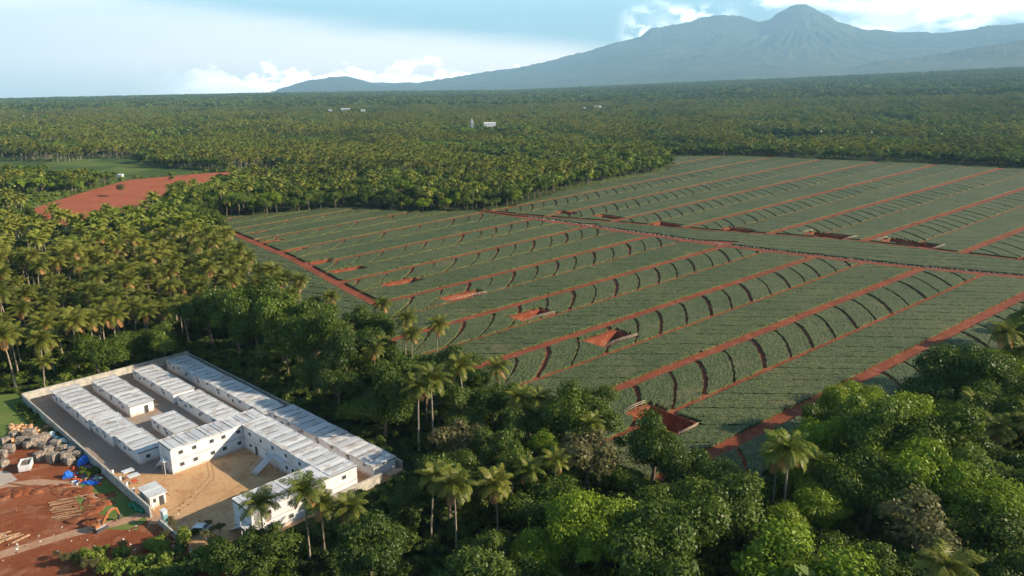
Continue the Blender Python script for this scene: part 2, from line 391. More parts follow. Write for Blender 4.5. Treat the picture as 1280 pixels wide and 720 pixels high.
# ground: one sheet to the horizon with openings where the pits are
def lines(lo, hi, step, extra, far):
    base = list(np.arange(lo, hi + .1, step)); ex = sorted(set(extra))
    base = [b for b in base if min([abs(b - e) for e in ex] + [9]) > .9] + ex
    out = sorted(base); s = step
    x = out[-1]
    while x < far: s *= 1.22; s = min(s, 900); x += s; out.append(x)
    s = step; x = out[0]; pre = []
    while x > -far: s *= 1.22; s = min(s, 900); x -= s; pre.append(x)
    return np.array(pre[::-1] + out)
UL = lines(100, 1012, 4, [p[0] for p in PITS] + [p[1] for p in PITS], 33000)
VL = lines(-640, 80, 4, [p[2] for p in PITS] + [p[3] for p in PITS], 33000)
UU, VV = np.meshgrid(UL, VL, indexing='ij')
GX = UU * math.sin(TU) + VV * math.cos(TU); GY = UU * math.cos(TU) - VV * math.sin(TU)
GZ = terrain(GX, GY)
nu, nv = UU.shape
idx = np.arange(nu * nv).reshape(nu, nv)
Q = np.stack([idx[:-1, :-1], idx[1:, :-1], idx[1:, 1:], idx[:-1, 1:]], -1).reshape(-1, 4)[:, ::-1]
cu = ((UU[:-1, :-1] + UU[1:, 1:]) / 2).ravel(); cv = ((VV[:-1, :-1] + VV[1:, 1:]) / 2).ravel()
keep = np.ones(len(Q), bool)
for p in PITS: keep &= ~((cu > p[0]) & (cu < p[1]) & (cv > p[2]) & (cv < p[3]))
infield = inpoly(cu, cv, FIELD)
me = np_mesh('ground', np.stack([GX, GY, GZ], -1).reshape(-1, 3), Q[keep], infield[keep].astype(int))
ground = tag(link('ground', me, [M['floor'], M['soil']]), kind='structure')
# pits: sloping earth sides and a rough bottom
mb = MB()
for k, (u0, u1, v0, v1) in enumerate(PITS):
    dep = 4.8 if k in (0, 1) else 3.6
    if k >= 10: dep = 6.0
    rr = random.Random(k); n = 12
    for i in range(n):
        for j in range(n):
            vs = []
            for di, dj in ((0, 0), (1, 0), (1, 1), (0, 1)):
                a, b = (i + di) / n, (j + dj) / n
                e = min(a, 1 - a, b, 1 - b) * 2
                z = -dep * min(1, e * 11)
                if 0 < a < 1 and 0 < b < 1: z += .35 * math.sin(a * 37 + k) * math.cos(b * 29 + k)
                vs.append((*uv2xy(u0 + (u1 - u0) * a, v0 + (v1 - v0) * b), z))
            mb.add(vs, [(3, 2, 1, 0)])
tag(mb.build('sump_pits', M['soil']), kind='structure')

# crop: raised blocks of plants, with paths between them
Vc = []; Fc = []; voff = 0
def grid_block(S, T_, fn, hgt=.62):
    """S x T_ grid; fn(s,t)->(u,v)"""
    global voff
    s = np.linspace(0, 1, S + 1); t = np.linspace(0, 1, T_ + 1); ss, tt = np.meshgrid(s, t, indexing='ij')
    u, v = fn(ss, tt)
    x = u * math.sin(TU) + v * math.cos(TU); y = u * math.cos(TU) - v * math.sin(TU)
    z = hgt + .12 * (rng.random(x.shape) - .5) + .22 * (fbm(x / 6, y / 6, 3) - .45)
    jx = (rng.random(x.shape) - .5) * .5; jy = (rng.random(x.shape) - .5) * .5
    x = x + jx; y = y + jy
    idx = np.arange(x.size).reshape(x.shape) + voff
    q = np.stack([idx[:-1, :-1], idx[1:, :-1], idx[1:, 1:], idx[:-1, 1:]], -1).reshape(-1, 4)
    um = (u[:-1, :-1] + u[1:, 1:]).ravel() / 2; vm = (v[:-1, :-1] + v[1:, 1:]).ravel() / 2
    k = inpoly(um, vm, FIELD)
    for p in PITS: k &= ~((um > p[0] - 1.6) & (um < p[1] + 1.2) & (vm > p[2] - 1.4) & (vm < p[3] + 1.2))
    if not k.any(): return
    Vc.append(np.stack([x, y, z], -1).reshape(-1, 3)); Fc.append(q[k]); voff += x.size
def block(ua, ub, va, vb, lean_a, lean_b, lo, hi, v0, cell, pw):
    """ua, ub: near and far edge at the road; lean: how far the edge drifts along u across the band"""
    L = max(ub - ua, .5); S = max(2, int(L / cell)); T_ = max(3, int((vb - va) / cell))
    def fn(s, t):
        tp = np.power(t, pw)
        e0 = ua + lean_a * tp; e1 = ub + lean_b * tp
        u = e0 + (e1 - e0) * s; v = va + (vb - va) * t
        for _ in range(3):
            vw = v + (np.clip(u, 100, 1050) - 150) * .00082 * (v + 115)
            u = np.clip(u, lo(vw), hi(vw))
        return u, v + (u - 150) * .00082 * (v + 115)
    grid_block(S, T_, fn)
def band_blocks(v0, va, vb, lean, lo, hi, step, gap, pw, phase, cell):
    L0 = float(np.min(lo(warp(200, np.array([va, vb]))))); H0 = float(np.max(hi(warp(350, np.array([va, vb])))))
    L0 = float(np.min(lo(warp(L0, np.array([va, vb]))))); H0 = float(np.max(hi(warp(H0, np.array([va, vb])))))
    u = L0 - 25 + phase; k = 0
    while u < H0 + 25:
        st = step * (1 + .08 * math.sin(k * 1.7 + v0)); g = gap[k % len(gap)] * (1 + .25 * math.sin(k * 2.3 + v0)); g2 = gap[(k + 1) % len(gap)]
        a, b = u + g / 2, u + st - g2 / 2
        if max(b, b + lean) > L0 + 1 and min(a, a + lean) < H0 - 1:
            block(a, b, va, vb, lean, lean, lo, hi, v0, cell, pw)
        u += st; k += 1
K_ = lambda c: (lambda v: np.zeros_like(v) + c)
LO1 = lambda v: np.where(v < -236, u_left(v) + 3.2, 112.0 + 0 * v)
HI1 = lambda v: u_cross(v) - 4.0
LO2 = lambda v: u_cross(v) + 7.4
HI2 = lambda v: u_upper(v) - 3.6
LO3 = lambda v: u_upper(v) + 3.6
for v0 in ROADS:
    wide = 2.2
    cell = .85 if v0 > -300 else 1.2
    if v0 < -70:
        band_blocks(v0, v0 + wide, v0 + 18.8, -20.5, LO1, HI1, 15.2, (2.5, 1.5), 1.34, 3 + (v0 * 7.7) % 9, cell)
        band_blocks(v0, v0 + 20.9, v0 + 40.3 - wide, 19.5, LO1, HI1, 7.6, (.65, .12), 1.0, 1 + (v0 * 3.1) % 7, cell)
    # the strip of plants between the two cross roads
    band_blocks(v0, v0 + .2, v0 + 40.1, 30, LO2, HI2, 11, (.7, .5), 1.0, 2 + (v0 * 5.3) % 9, 1.3)
    # far half
    band_blocks(v0, v0 + wide, v0 + 19.0, -20.5, LO3, K_(640), 15.2, (2.5, 1.5), 1.34, 3 + (v0 * 4.4) % 9, 1.8)
    band_blocks(v0, v0 + 20.6, v0 + 40.3 - wide, 19.5, LO3, K_(640), 15.2, (.7, .4), 1.0, 1 + (v0 * 3.1) % 7, 1.8)
    band_blocks(v0, v0 + wide, v0 + 19.0, -20.5, K_(641), K_(1012), 18.5, (2.8, 1.6), 1.34, 3, 2.4)
    band_blocks(v0, v0 + 20.4, v0 + 40.3 - wide, 19.5, K_(641), K_(1012), 30, (.8, .5), 1.0, 1, 2.4)
# plants left of the edge road
for vv in range(-500, -230, 30):
    band_blocks(-115, vv, vv + 29.8, 12, K_(112), lambda v: u_left(v) - 3.0, 9, (.7, .5), 1.0, 1, 1.2)
V = np.concatenate(Vc); F = np.concatenate(Fc)
# skirts down to the soil along every open edge
E_ = np.concatenate([F[:, [0, 1]], F[:, [1, 2]], F[:, [2, 3]], F[:, [3, 0]]])
key = np.sort(E_, 1); key = key[:, 0].astype(np.int64) * (len(V) + 1) + key[:, 1]
_, inv, cnt = np.unique(key, return_inverse=True, return_counts=True)
be = E_[cnt[inv] == 1]
ring = np.unique(be); mp = np.full(len(V), -1, np.int64); mp[ring] = np.arange(len(ring)) + len(V)
low = V[ring].copy(); low[:, 2] = -.05; low[:, :2] += (rng.random((len(low), 2)) - .5) * .35
V2 = np.concatenate([V, low]); F2 = np.concatenate([F[:, ::-1], np.stack([be[:, 0], be[:, 1], mp[be[:, 1]], mp[be[:, 0]]], -1)])
tag(link('pineapple_crop', np_mesh('pineapple_crop', V2, F2), M['crop']), kind='stuff')
print('crop quads', len(F2))

# pale stones and a flat dark strip along the ditch beside the cross road
strip('ditch', [uv2xy(u_cross(v) + 5.6, v) for v in range(-372, -60, 12)], 1.6, .03, M['mud'], .3)
mb = MB(); rr = random.Random(3)
for i in range(330):
    v = -370 + i * .95 + rr.uniform(-.6, .6); u = u_cross(v) + 5.6 + rr.uniform(-1.4, 1.4); s = rr.uniform(.2, .55)
    x, y = uv2xy(u, v); mb.blob((x, y, .15), (s, s, s * .7), i, 6, .25)
tag(mb.build('ditch_rubble', M['stone']), kind='stuff')

# bamboo rails at the ends of the pits
railmesh = {}
def rail(u0, v0, u1, v1, label):
    x0, y0 = uv2xy(u0, v0); x1, y1 = uv2xy(u1, v1); L = math.hypot(x1 - x0, y1 - y0); key = round(L)
    root = empty('bamboo_rail', (x0, y0, 0), math.atan2(y1 - y0, x1 - x0), label, 'rail', 'bamboo rails at the pits')
    if key not in railmesh:
        a = MB()
        for zz, off in ((.75, 0), (1.25, .12)): a.tube([(0, off, zz), (L * .5, off + .2, zz + .08), (L, off, zz)], .065, 6)
        b = MB(); b.tube([(0, .06, -.4), (0, .06, 1.35)], .09, 6)
        railmesh[key] = (a, b)
    a, b = railmesh[key]; a.build('pole', M['rail'], root, True); n = int(L / 3.5)
    for i in range(n + 1): b.build('post', M['rail'], root).location = (i * L / n, 0, 0)
rail(135.9, -111.5, 145.0, -112.0, 'pale bamboo rail along the left edge of the pit nearest the trees')
rail(144.0, -94.6, 136.2, -94.6, 'pale bamboo rail along the right edge of the pit nearest the trees')
rail(171, -150.0, 188, -150.0, 'long pale bamboo rail on the near side of the second red pit')
rail(170, -188.0, 185, -188.0, 'pale bamboo rail on the near side of the third red pit from the trees')
rail(165, -228.0, 184, -228.0, 'pale bamboo rail on the near side of the fourth red pit from the trees')
rail(431.5, -208, 431.5, -186, 'pale bamboo rail behind the dark pit beyond the cross road')
rail(424, -139, 440, -139, 'pale bamboo rail at the right end of the largest dark pit beyond the cross road')
rail(424, -170, 440, -170, 'pale bamboo rail at the left end of the largest dark pit beyond the cross road')
rail(412, -183, 430, -183, 'pale bamboo rail at the right end of the dark pit left of the largest one')
rail(412, -210, 430, -210, 'pale bamboo rail at the left end of the dark pit left of the largest one')

# ---------------------------------------------------------------- other ground surfaces
RED = [P(*p) for p in [(95, 243), (160, 225), (250, 217), (345, 212), (348, 221), (300, 227), (288, 236), (215, 250), (200, 262), (165, 275), (100, 282), (40, 280), (28, 265)]]
sheet('red_field', RED, .02, M['redfield'])
A_ = ab2xy
YARD = [A_(-219.5, 45.8), A_(-219.5, 91), A_(-113.5, 91), A_(-113.5, 54), A_(-120, 46), A_(-133, 45.8)]
LOT = [P(-140, 585), P(-120, 560), P(0, 575), P(10, 530), P(40, 515), P(70, 530), P(100, 572), P(190, 640), P(235, 665), P(300, 690), P(300, 760), P(-160, 820)]
sheet('red_lot', LOT, .012, M['lot'])
sheet('yard', YARD, .03, M['yard'])
sheet('yard_paving', [A_(-219, 46), A_(-219, 90.6), A_(-150.6, 90.6), A_(-150.6, 56), A_(-158, 50), A_(-165, 46)], .045, M['yardgrey'])
GRASS = [P(-80, 540), P(-60, 500), P(20, 492), P(40, 510), P(75, 535), P(55, 545), P(20, 540), P(0, 560)]
sheet('grass_patch', GRASS, .03, M['grass'])
sheet('grass_verge', [A_(-165, 45.4), A_(-137, 45.4), A_(-134.5, 42.0), A_(-139, 38.5), A_(-148, 37.2), A_(-157, 38.4), A_(-163, 42)], .03, M['grass'])
strip('lot_track', [P(-60, 720), P(0, 694), P(70, 673), P(140, 655), P(186, 642), A_(-135, 46), A_(-131, 50)], 2.6, .05, M['track'])
strip('curved_track', [P(-60, 624), P(10, 606), P(50, 602), P(85, 606), P(115, 622), P(124, 636)], 2.4, .05, M['track'])
sheet('gravel_pad', [P(-80, 575), P(-40, 585), P(12, 590), P(22, 600), P(0, 608), P(-60, 622)], .055, M['gravel'])
for k, pts in enumerate(([(0, 640), (40, 632), (90, 628), (128, 640)], [(0, 644), (40, 637), (90, 633), (126, 645)], [(10, 604), (60, 612), (100, 640), (112, 655)], [(20, 712), (90, 690), (150, 668), (190, 650)],
                         [(196, 648), (230, 628), (262, 596), (258, 572)], [(200, 652), (236, 631), (268, 598), (264, 574)], [(215, 655), (270, 628), (300, 606)])):
    strip('wheel_ruts', [P(*q) for q in pts], .45, .062 if k < 4 else .055, M['mudtrack'] if k < 4 else M['yardrut'], .08)
# scraped banks round the dug hollow in the lot
mb = MB(); rr = random.Random(11)
for i in range(60):
    q = rr.uniform(-.4, 3.4); c = P(35, 640); k = rr.uniform(.85, 1.15); x = c[0] + 13.5 * k * math.cos(q); y = c[1] + 8.5 * k * math.sin(q)
    mb.blob((x, y, -.12), (rr.uniform(.6, 2.6), rr.uniform(.5, 1.8), rr.uniform(.2, .5)), i, 9, .3)
tag(mb.build('soil_bank', M['lot'], None, True), kind='structure')

# ---------------------------------------------------------------- the compound
def obj_at_ab(name, a, b, label, cat, group=None, sc=1.0, rz=0.0, z=0.03):
    # local x runs along a, local y along b
    x, y = ab2xy(a, b); return empty(name, (x, y, z), -TB + rz, label, cat, group, sc)
def modules(root, L, W, H, step, double=False, seed=0, win=(), ribs=True, along='x'):
    """a row of cabin modules, L along x, W along y"""
    rr = random.Random(seed)
    m = MB(); m.box((L / 2, W / 2, H / 2 - .1), (L, W, H - .2)); m.build('wall', M['white'], root)
    s = MB(); s.box((L / 2, W / 2, H - .14), (L + .06, W + .06, .12))
    if double: s.box((L / 2, W / 2, H / 2), (L + .04, W + .04, .07))
    s.build('seam_band', M['seam'], root)
    r = MB(); n = max(1, round(L / step)) if along == 'x' else max(1, round(W / step))
    for i in range(n):
        d = (L if along == 'x' else W) / n; j = rr.uniform(-.12, .12); up = rr.uniform(0, .05); tl = rr.uniform(-.012, .012)
        if along == 'x':
            r.box(((i + .5) * d, W / 2 + j, H + .02 + up), (d - .10, W + .5, .16), 0, (tl, .0))
            r.box(((i + .5) * d, W / 2 + j, H + .14 + up), (d * .30, W + .1, .06), 0, (0, 0))
            for e in (-1, 1): r.box(((i + .5) * d, W / 2 + j + e * (W / 2 + .18), H + .13 + up), (d - .2, .12, .09))
        else:
            r.box((L / 2 + j, (i + .5) * d, H + .02 + up), (L + .5, d - .10, .16), 0, (.0, tl))
            r.box((L / 2 + j, (i + .5) * d, H + .14 + up), (L + .1, d * .3, .06))
            for e in (-1, 1): r.box((L / 2 + j + e * (L / 2 + .18), (i + .5) * d, H + .13 + up), (.12, d - .2, .09))
    r.build('roof', M['roof'], root)
    dk = MB(); rr2 = random.Random(seed + 5)          # ponding stains and loose strips lying on the seams
    for i in range(1, n):
        d = (L if along == 'x' else W) / n; f = rr2.uniform(.35, .9)
        if along == 'x': dk.box((i * d + rr2.uniform(-.05, .05), W * rr2.uniform(.4, .6), H + .16), (.16, W * f, .05))
        else: dk.box((L * rr2.uniform(.4, .6), i * d, H + .16), (L * f, .10, .05))
    dk.build('roof_seam', M['seam'], root)
    for (side, x, z, ww, hh) in win:
        f = MB(); g = MB()
        kk = {'s': ((x, -.03, z), (ww + .16, .10, hh + .16), (ww, .14, hh)), 'n': ((x, W + .03, z), (ww + .16, .10, hh + .16), (ww, .14, hh)),
              'e': ((L + .03, x, z), (.10, ww + .16, hh + .16), (.14, ww, hh)), 'w': ((-.03, x, z), (.10, ww + .16, hh + .16), (.14, ww, hh))}[side]
        f.box(kk[0], kk[1]); g.box(kk[0], kk[2]); nm = 'door' if hh > 1.6 else 'window'
        fo = f.build(nm, M['white'] if nm == 'window' else M['greysteel'], root); g.build('pane', M['glass'], fo)
def aircon(root, items):
    for (x, y, z) in items:
        m = MB(); m.box((x, y, z), (.75, .32, .5)); m.box((x, y - .17 if y < 1 else y + .17, z), (.44, .03, .4)); m.build('air_conditioner', M['greysteel'], root)
def sides(xs, z, side='s', w=.9, h=.75): return [(side, x, z, w, h) for x in xs]
def cabin_row(a0, a1, b0, b1, label, seed, H=2.9, win=()):
    r = obj_at_ab('cabin_row', a0, b0, label, 'cabin row', 'white cabin rows in the compound')
    modules(r, a1 - a0, b1 - b0, H, 2.95, False, seed, win); aircon(r, [(x, -.18, 2.35) for x in np.arange(2.2, a1 - a0 - 1, 6.1)]); return r
cabin_row(-215, -187.3, 51.5, 57.7, 'row of white cabins nearest the red yard, at its far left end', 1, win=sides([4, 12, 20], 1.6))
cabin_row(-186.9, -173.3, 52.0, 57.8, 'short bright white cabin row butted to the leftmost row', 2, win=sides([4, 9], 1.6))
cabin_row(-173.1, -160.3, 52.8, 58.4, 'short white cabin row ending beside the two storey block', 3, win=sides([5], 1.6) + [('e', 2, 1.5, .9, .8)])
cabin_row(-214.6, -188, 61.5, 67.4, 'second white cabin row from the left with its sunlit end wall', 4, win=sides([6, 14, 22], 1.6) + [('e', 4, 1.05, .9, 2.0)])
cabin_row(-215, -188, 72.6, 78.3, 'half shaded cabin row in the third line, near the far wall', 5, win=sides([5, 13, 21], 1.6) + [('e', 2, 1.05, .9, 2.0)])
cabin_row(-186, -157.2, 72.8, 78.5, 'shaded cabin row in the third line, running up to the two storey block', 6, win=sides([5, 13, 21], 1.6))
cabin_row(-177.5, -164, 62.6, 68, 'smallest cabin row, alone in the gap behind the two storey block', 7, win=sides([4, 9], 1.6))
cabin_row(-216, -159, 82.8, 88.4, 'longest cabin row, in shade along the forest edge', 8, win=sides([5, 13, 21, 33, 41, 50], 1.6))
cabin_row(-158, -116, 84.2, 90.2, 'cabin row at the forest edge behind the long two storey wing', 9, win=sides([5, 13, 21, 33], 1.6))
G2 = 'two storey cabin wings round the yard'
r = obj_at_ab('cabin_wing', -156.5, 56, 'two storey white wing on the left of the yard with small square windows', 'cabin wing', G2)
modules(r, 6, 22.9, 5.9, 2.95, True, 10, [('e', y, z, .95, .85) for y in (2.2, 5.2, 9.2, 12, 15.6) for z in (1.7, 4.6)] + [('w', 4, 4.6, .9, .8)], along='y')
st = MB()
for i in range(11): st.box((1.2 + i * .3 - 1, -.75, .25 + i * .27), (.34, 1.1, .07))
st.tube([(0, -.25, .1), (3.6, -.25, 3.1)], .06, 6); st.tube([(0, -1.25, .1), (3.6, -1.25, 3.1)], .06, 6)
st.box((4.3, -.75, 3.05), (1.6, 1.2, .1))
for q in ((3.7, -.3), (3.7, -1.2), (5.0, -.3), (5.0, -1.2)): st.tube([(*q, 0), (*q, 3.9)], .06, 6)
st.build('stair', M['white'], r)
r = obj_at_ab('cabin_wing', -150.3, 72.8, 'long two storey wing with brown streaked roof behind the yard stair', 'cabin wing', G2)
modules(r, 35.6, 6.2, 5.9, 2.95, True, 11, sides([3, 8, 13, 18.5, 24], 4.6) + sides([3, 18.5, 24], 1.7) + sides([5.5, 10.5, 21], 1.15, w=.95, h=2.1) + [('e', 3, 4.6, .9, .8)])
st = MB()                                     # straight stair coming out into the yard
for i in range(17): st.box((13.0, -4.9 + i * .29, .2 + i * .18), (1.9, .32, .07))
for x in (12.0, 14.0): st.tube([(x, -5.1, .1), (x, -.2, 3.15)], .08, 6); st.tube([(x, -5.1, 1.1), (x, -.2, 4.15)], .05, 6)
st.box((15.2, -.6, 3.15), (5.6, 1.1, .12))
for x in (12.6, 15.2, 17.8): st.tube([(x, -1.1, 0), (x, -1.1, 4.1)], .06, 6)
st.build('stair', M['white'], r)
r = obj_at_ab('cabin_wing', -121.4, 55.2, 'two storey white wing behind the tall coconut palms at the yard entrance', 'cabin wing', G2)
modules(r, 7.0, 17.4, 5.9, 2.95, True, 12, [('e', y, z, .95, .85) for y in (3.5, 8.0, 12.5, 15.5) for z in (1.7, 4.6)], along='y')
st = MB()
for i in range(17): st.box((.4 + i * .30, -.8, .2 + i * .18), (.34, 1.2, .07))
for y in (-.2, -1.4): st.tube([(.1, y, .1), (5.3, y, 3.15)], .08, 6); st.tube([(.1, y, 1.1), (5.3, y, 4.15)], .05, 6)
st.box((6.1, -.8, 3.15), (1.6, 1.3, .12))
for q in ((5.4, -1.35), (6.8, -1.35)): st.tube([(*q, 0), (*q, 4.1)], .06, 6)
st.build('stair', M['white'], r)
# perimeter walls
def wall(a0, b0, a1, b1, h, label, t=.22, m='wallconc'):
    x0, y0 = ab2xy(a0, b0); x1, y1 = ab2xy(a1, b1); L = math.hypot(x1 - x0, y1 - y0)
    root = empty('boundary_wall', (x0, y0, 0), math.atan2(y1 - y0, x1 - x0), label, 'wall', 'walls round the compound')
    k = MB(); k.box((L / 2, 0, h / 2 - .1), (L, t, h + .2)); k.build('wall_body', M[m], root)
    c = MB(); c.box((L / 2, 0, h + .03), (L + .1, t + .14, .1)); c.build('coping', M[m], root)
    n = max(2, int(L / 6))
    for i in range(n + 1): c = MB(); c.box((i * L / n, 0, h / 2), (.3, t + .12, h + .06)); c.build('pier', M[m], root)
wall(-219.5, 45.8, -219.5, 90.9, 2.6, 'pale sunlit wall closing the far left end of the compound', .3)
wall(-219.5, 45.8, -137.0, 45.8, 2.3, 'long grey wall between the scrap heap and the cabins')
wall(-132.8, 45.8, -125.0, 45.8, 1.4, 'short low wall beside the blue and white gate box')
wall(-219.5, 91.1, -115, 91.1, 2.0, 'shaded wall behind the forest edge cabins')
wall(-113.7, 72.0, -113.7, 84.4, 2.3, 'white wall closing the gap between the long wing and the forest edge row')
# guard house
r = obj_at_ab('guard_house', -145, 46.95, 'small white guard house with a dark doorway beside the gate', 'guard house')
m = MB(); m.box((2.5, 1.6, 1.3), (5, 3.1, 2.6)); m.build('wall', M['white'], r)
m = MB(); m.box((2.6, 1.6, 2.72), (5.8, 3.7, .14), 0, (-.02, 0)); m.box((2.6, 1.6, 2.83), (.1, 3.6, .08)); m.build('roof', M['roof'], r)
m = MB(); m.box((5.03, 2.3, 1.05), (.1, .9, 2.0)); m.build('door', M['glass'], r)
m = MB(); m.box((5.03, .8, 1.5), (.1, .8, .8)); m.build('window', M['glass'], r)
m = MB(); m.box((5.7, .2, 1.2), (.3, .3, 2.4)); m.build('post', M['white'], r)
for k, (a, lab) in enumerate(((-156.4, 'white flat roofed shelter farther from the guard house'), (-153.5, 'white flat roofed shelter closer to the guard house'))):
    r = obj_at_ab('shelter', a, 47.8, lab, 'shelter', 'small white shelters by the long wall')
    m = MB(); m.box((.9, .9, 2.1), (1.7, 2.2, .12), 0, (.05, 0)); m.build('roof', M['white'], r)
    for x in (.2, 1.6):
        for y in (0, 1.8): m = MB(); m.tube([(x, y, 0), (x, y, 2.1)], .05, 6); m.build('leg', M['greysteel'], r)
    m = MB(); m.box((.9, .9, .75), (1.2, 1.2, .08)); m.build('table_top', M['redpl'], r)
for k, a in enumerate((-157.5, -153.3, -149.8, -146.4)):
    lab = ['white gate post farthest from the guard house', 'white gate post beside the second shelter', 'white gate post midway between shelter and guard house', 'white gate post against the guard house wall'][k]
    m = MB(); x, y = ab2xy(a, 46.35); m.box((x, y, 1.2), (.34, .34, 2.4), -TB); m.box((x, y, 2.45), (.46, .46, .12), -TB)
    tag(m.build('gate_post', M['white']), lab, 'post', 'white posts inside the long wall')
r = obj_at_ab('gate_box', -133.3, 46.3, 'tall white box with a blue green side at the yard gate', 'gate box')
m = MB(); m.box((.7, .4, 1.45), (1.3, .8, 2.9)); m.box((.7, .4, 2.95), (1.5, 1, .12)); m.build('body', M['white'], r)
m = MB(); m.box((1.37, .4, 1.2), (.06, .7, 2.1)); m.build('side_panel', M['teal'], r)
r = obj_at_ab('storage_crate', -113.6, 85.6, 'weathered wooden crate against the end of the forest edge cabins', 'crate')
m = MB(); m.box((.8, 1.8, .9), (1.5, 3.5, 1.7)); m.build('body', M['wood'], r)
m = MB(); [m.box((1.56, y, .9), (.08, .16, 1.8)) for y in (.1, 1, 1.8, 2.7, 3.5)]; m.build('batten', M['bale'], r)

# small white car by the dry brush
r = obj_at_ab('parked_car', -124.6, 50.2, 'small white car with dark windows parked by the dry brush', 'car', rz=R(40))
def extrude_profile(prof, w, m=None):
    m = m or MB(); n = len(prof); vs = [(x, -w / 2, z) for x, z in prof] + [(x, w / 2, z) for x, z in prof]
    m.add(vs, [tuple(range(n)), tuple(range(2 * n - 1, n - 1, -1))] + [(i, i + n, (i + 1) % n + n, (i + 1) % n) for i in range(n)]); return m
extrude_profile([(-1.9, .3), (1.9, .3), (1.95, .75), (1.05, .95), (.45, 1.42), (-1.2, 1.46), (-1.85, .95)], 1.65).build('body', M['white'], r)
extrude_profile([(.98, .98), (.46, 1.36), (-1.1, 1.38), (-1.6, .98)], 1.69).build('side_window', M['glass'], r)
m = MB(); m.add([(1.06, -.7, .97), (1.06, .7, .97), (.5, .62, 1.42), (.5, -.62, 1.42)], [(0, 1, 2, 3)]); m.build('windscreen', M['glass'], r)
for sx in (-1.2, 1.2):
    for sy in (-.8, .8):
        m = MB(); m.tube([(sx, sy - .1, .32), (sx, sy + .1, .32)], .32, 14); m.build('wheel', M['steel'], r)

# excavator
ex = P(126, 662)
r = empty('excavator', (ex[0], ex[1], .05), R(62), 'small orange excavator with raised boom beside the dirt track', 'excavator', sc=.8)
def part(name, m, mt, par=r, sm=False): return m.build(name, M[mt], par, sm)
for sy in (-.85, .85):
    m = extrude_profile([(-1.5, .15), (-1.3, 0), (1.3, 0), (1.5, .15), (1.55, .4), (1.3, .62), (-1.3, .62), (-1.55, .4)], .42)
    m.v = [(x, y + sy, z) for x, y, z in m.v]; part('track', m, 'steel')
m = MB(); m.box((-.1, 0, .75), (1.3, 1.1, .3)); m.box((-.35, 0, 1.05), (2.4, 1.8, .35)); part('turntable', m, 'greysteel')
m = MB(); m.box((-1.0, 0, 1.5), (1.15, 1.75, .65), taper=.93); part('engine_cover', m, 'yellow')
m = extrude_profile([(-.35, 1.2), (.75, 1.2), (.85, 1.7), (.6, 2.45), (-.35, 2.5)], .8); m.v = [(x, y + .45, z) for x, y, z in m.v]; cab = part('cab', m, 'yellow')
m = extrude_profile([(-.2, 1.6), (.78, 1.65), (.6, 2.32), (-.2, 2.34)], .84); m.v = [(x, y + .45, z) for x, y, z in m.v]; part('cab_window', m, 'glass', cab)
def beam(pts, ws, t=.32):
    m = MB(); n = len(pts); vs = []
    for i, (x, z) in enumerate(pts):
        a = np.array(pts[min(i + 1, n - 1)]) - np.array(pts[max(i - 1, 0)]); a = a / np.linalg.norm(a); nn = np.array([-a[1], a[0]]) * ws[i] / 2
        for s_ in (-1, 1):
            for y in (-t / 2, t / 2): vs.append((x + s_ * nn[0], y - .25, z + s_ * nn[1]))
    fs = [(0, 1, 3, 2), tuple(4 * (n - 1) + k for k in (2, 3, 1, 0))]
    for i in range(n - 1):
        o = 4 * i
        for a, b in ((0, 1), (1, 3), (3, 2), (2, 0)): fs.append((o + a, o + 4 + a, o + 4 + b, o + b))
    m.add(vs, fs); return m
part('boom', beam([(.5, 1.2), (1.2, 2.4), (2.1, 3.4), (3.0, 3.75), (3.9, 3.6)], [.5, .62, .6, .5, .36], .42), 'yellow')
part('stick', beam([(3.55, 4.0), (4.3, 3.4), (4.6, 2.2), (4.75, 1.5)], [.35, .5, .36, .26], .34), 'yellow')
m = MB(); m.tube([(.9, -.25, 1.4), (2.0, -.25, 2.9)], .08, 8); m.tube([(2.3, -.25, 3.8), (3.6, -.25, 4.05)], .07, 8); part('hydraulic_ram', m, 'greysteel')
m = extrude_profile([(4.5, 1.6), (5.0, 1.5), (5.15, .95), (4.8, .5), (4.2, .45), (4.55, .9)], .8); m.v = [(x, y - .25, z) for x, y, z in m.v]; part('bucket', m, 'steel')

# scrap heap: bales, sacks, tarps, an open skip, rubble, logs
bales = [(8, 555), (20, 548), (38, 548), (46, 556), (12, 566), (3, 572), (54, 561), (62, 568), (36, 560), (70, 560), (78, 566), (84, 576), (88, 580), (98, 574), (50, 575), (68, 577), (6, 583), (-8, 566), (-14, 578), (56, 552), (28, 556), (92, 568)]
where = ['at the left frame edge', 'behind the open skip']
for i, (x, y) in enumerate(bales):
    rr = random.Random(i * 7 + 1); X, Y = P(x, y); s = rr.uniform(.85, 1.25)
    m = MB(); nx = 5
    vs = []; 
    for zz in range(4):
        for q in range(16):
            a = q / 16 * 2 * math.pi; ca, sa = math.cos(a), math.sin(a); k = 1 / max(abs(ca), abs(sa)) ** .8
            rad = (1.0 + (0.08 if zz in (1, 2) else -.06)) * k * rr.uniform(.93, 1.07)
            vs.append((ca * rad * s, sa * rad * s * .8, zz * .62 * s + rr.uniform(-.05, .05)))
    fs = [tuple(range(15, -1, -1)), tuple(48 + q for q in range(16))]
    for zz in range(3):
        for q in range(16): fs.append((zz * 16 + q, zz * 16 + (q + 1) % 16, (zz + 1) * 16 + (q + 1) % 16, (zz + 1) * 16 + q))
    m.add(vs, fs); o = m.build('scrap_bale', M['bale']); o.location = (X, Y, .0); o.rotation_euler = (0, 0, rr.uniform(0, 1.5))
    tag(o, 'grey brown bale of pressed scrap heaped beside the long grey wall', 'bale', 'grey brown scrap bales in the heap')
X, Y = P(33, 586)
r = empty('open_skip', (X, Y, .02), R(-66), 'white open topped skip half full of grey scrap', 'skip')
m = MB(); L_, W_, H_ = 3.6, 2.2, 1.5
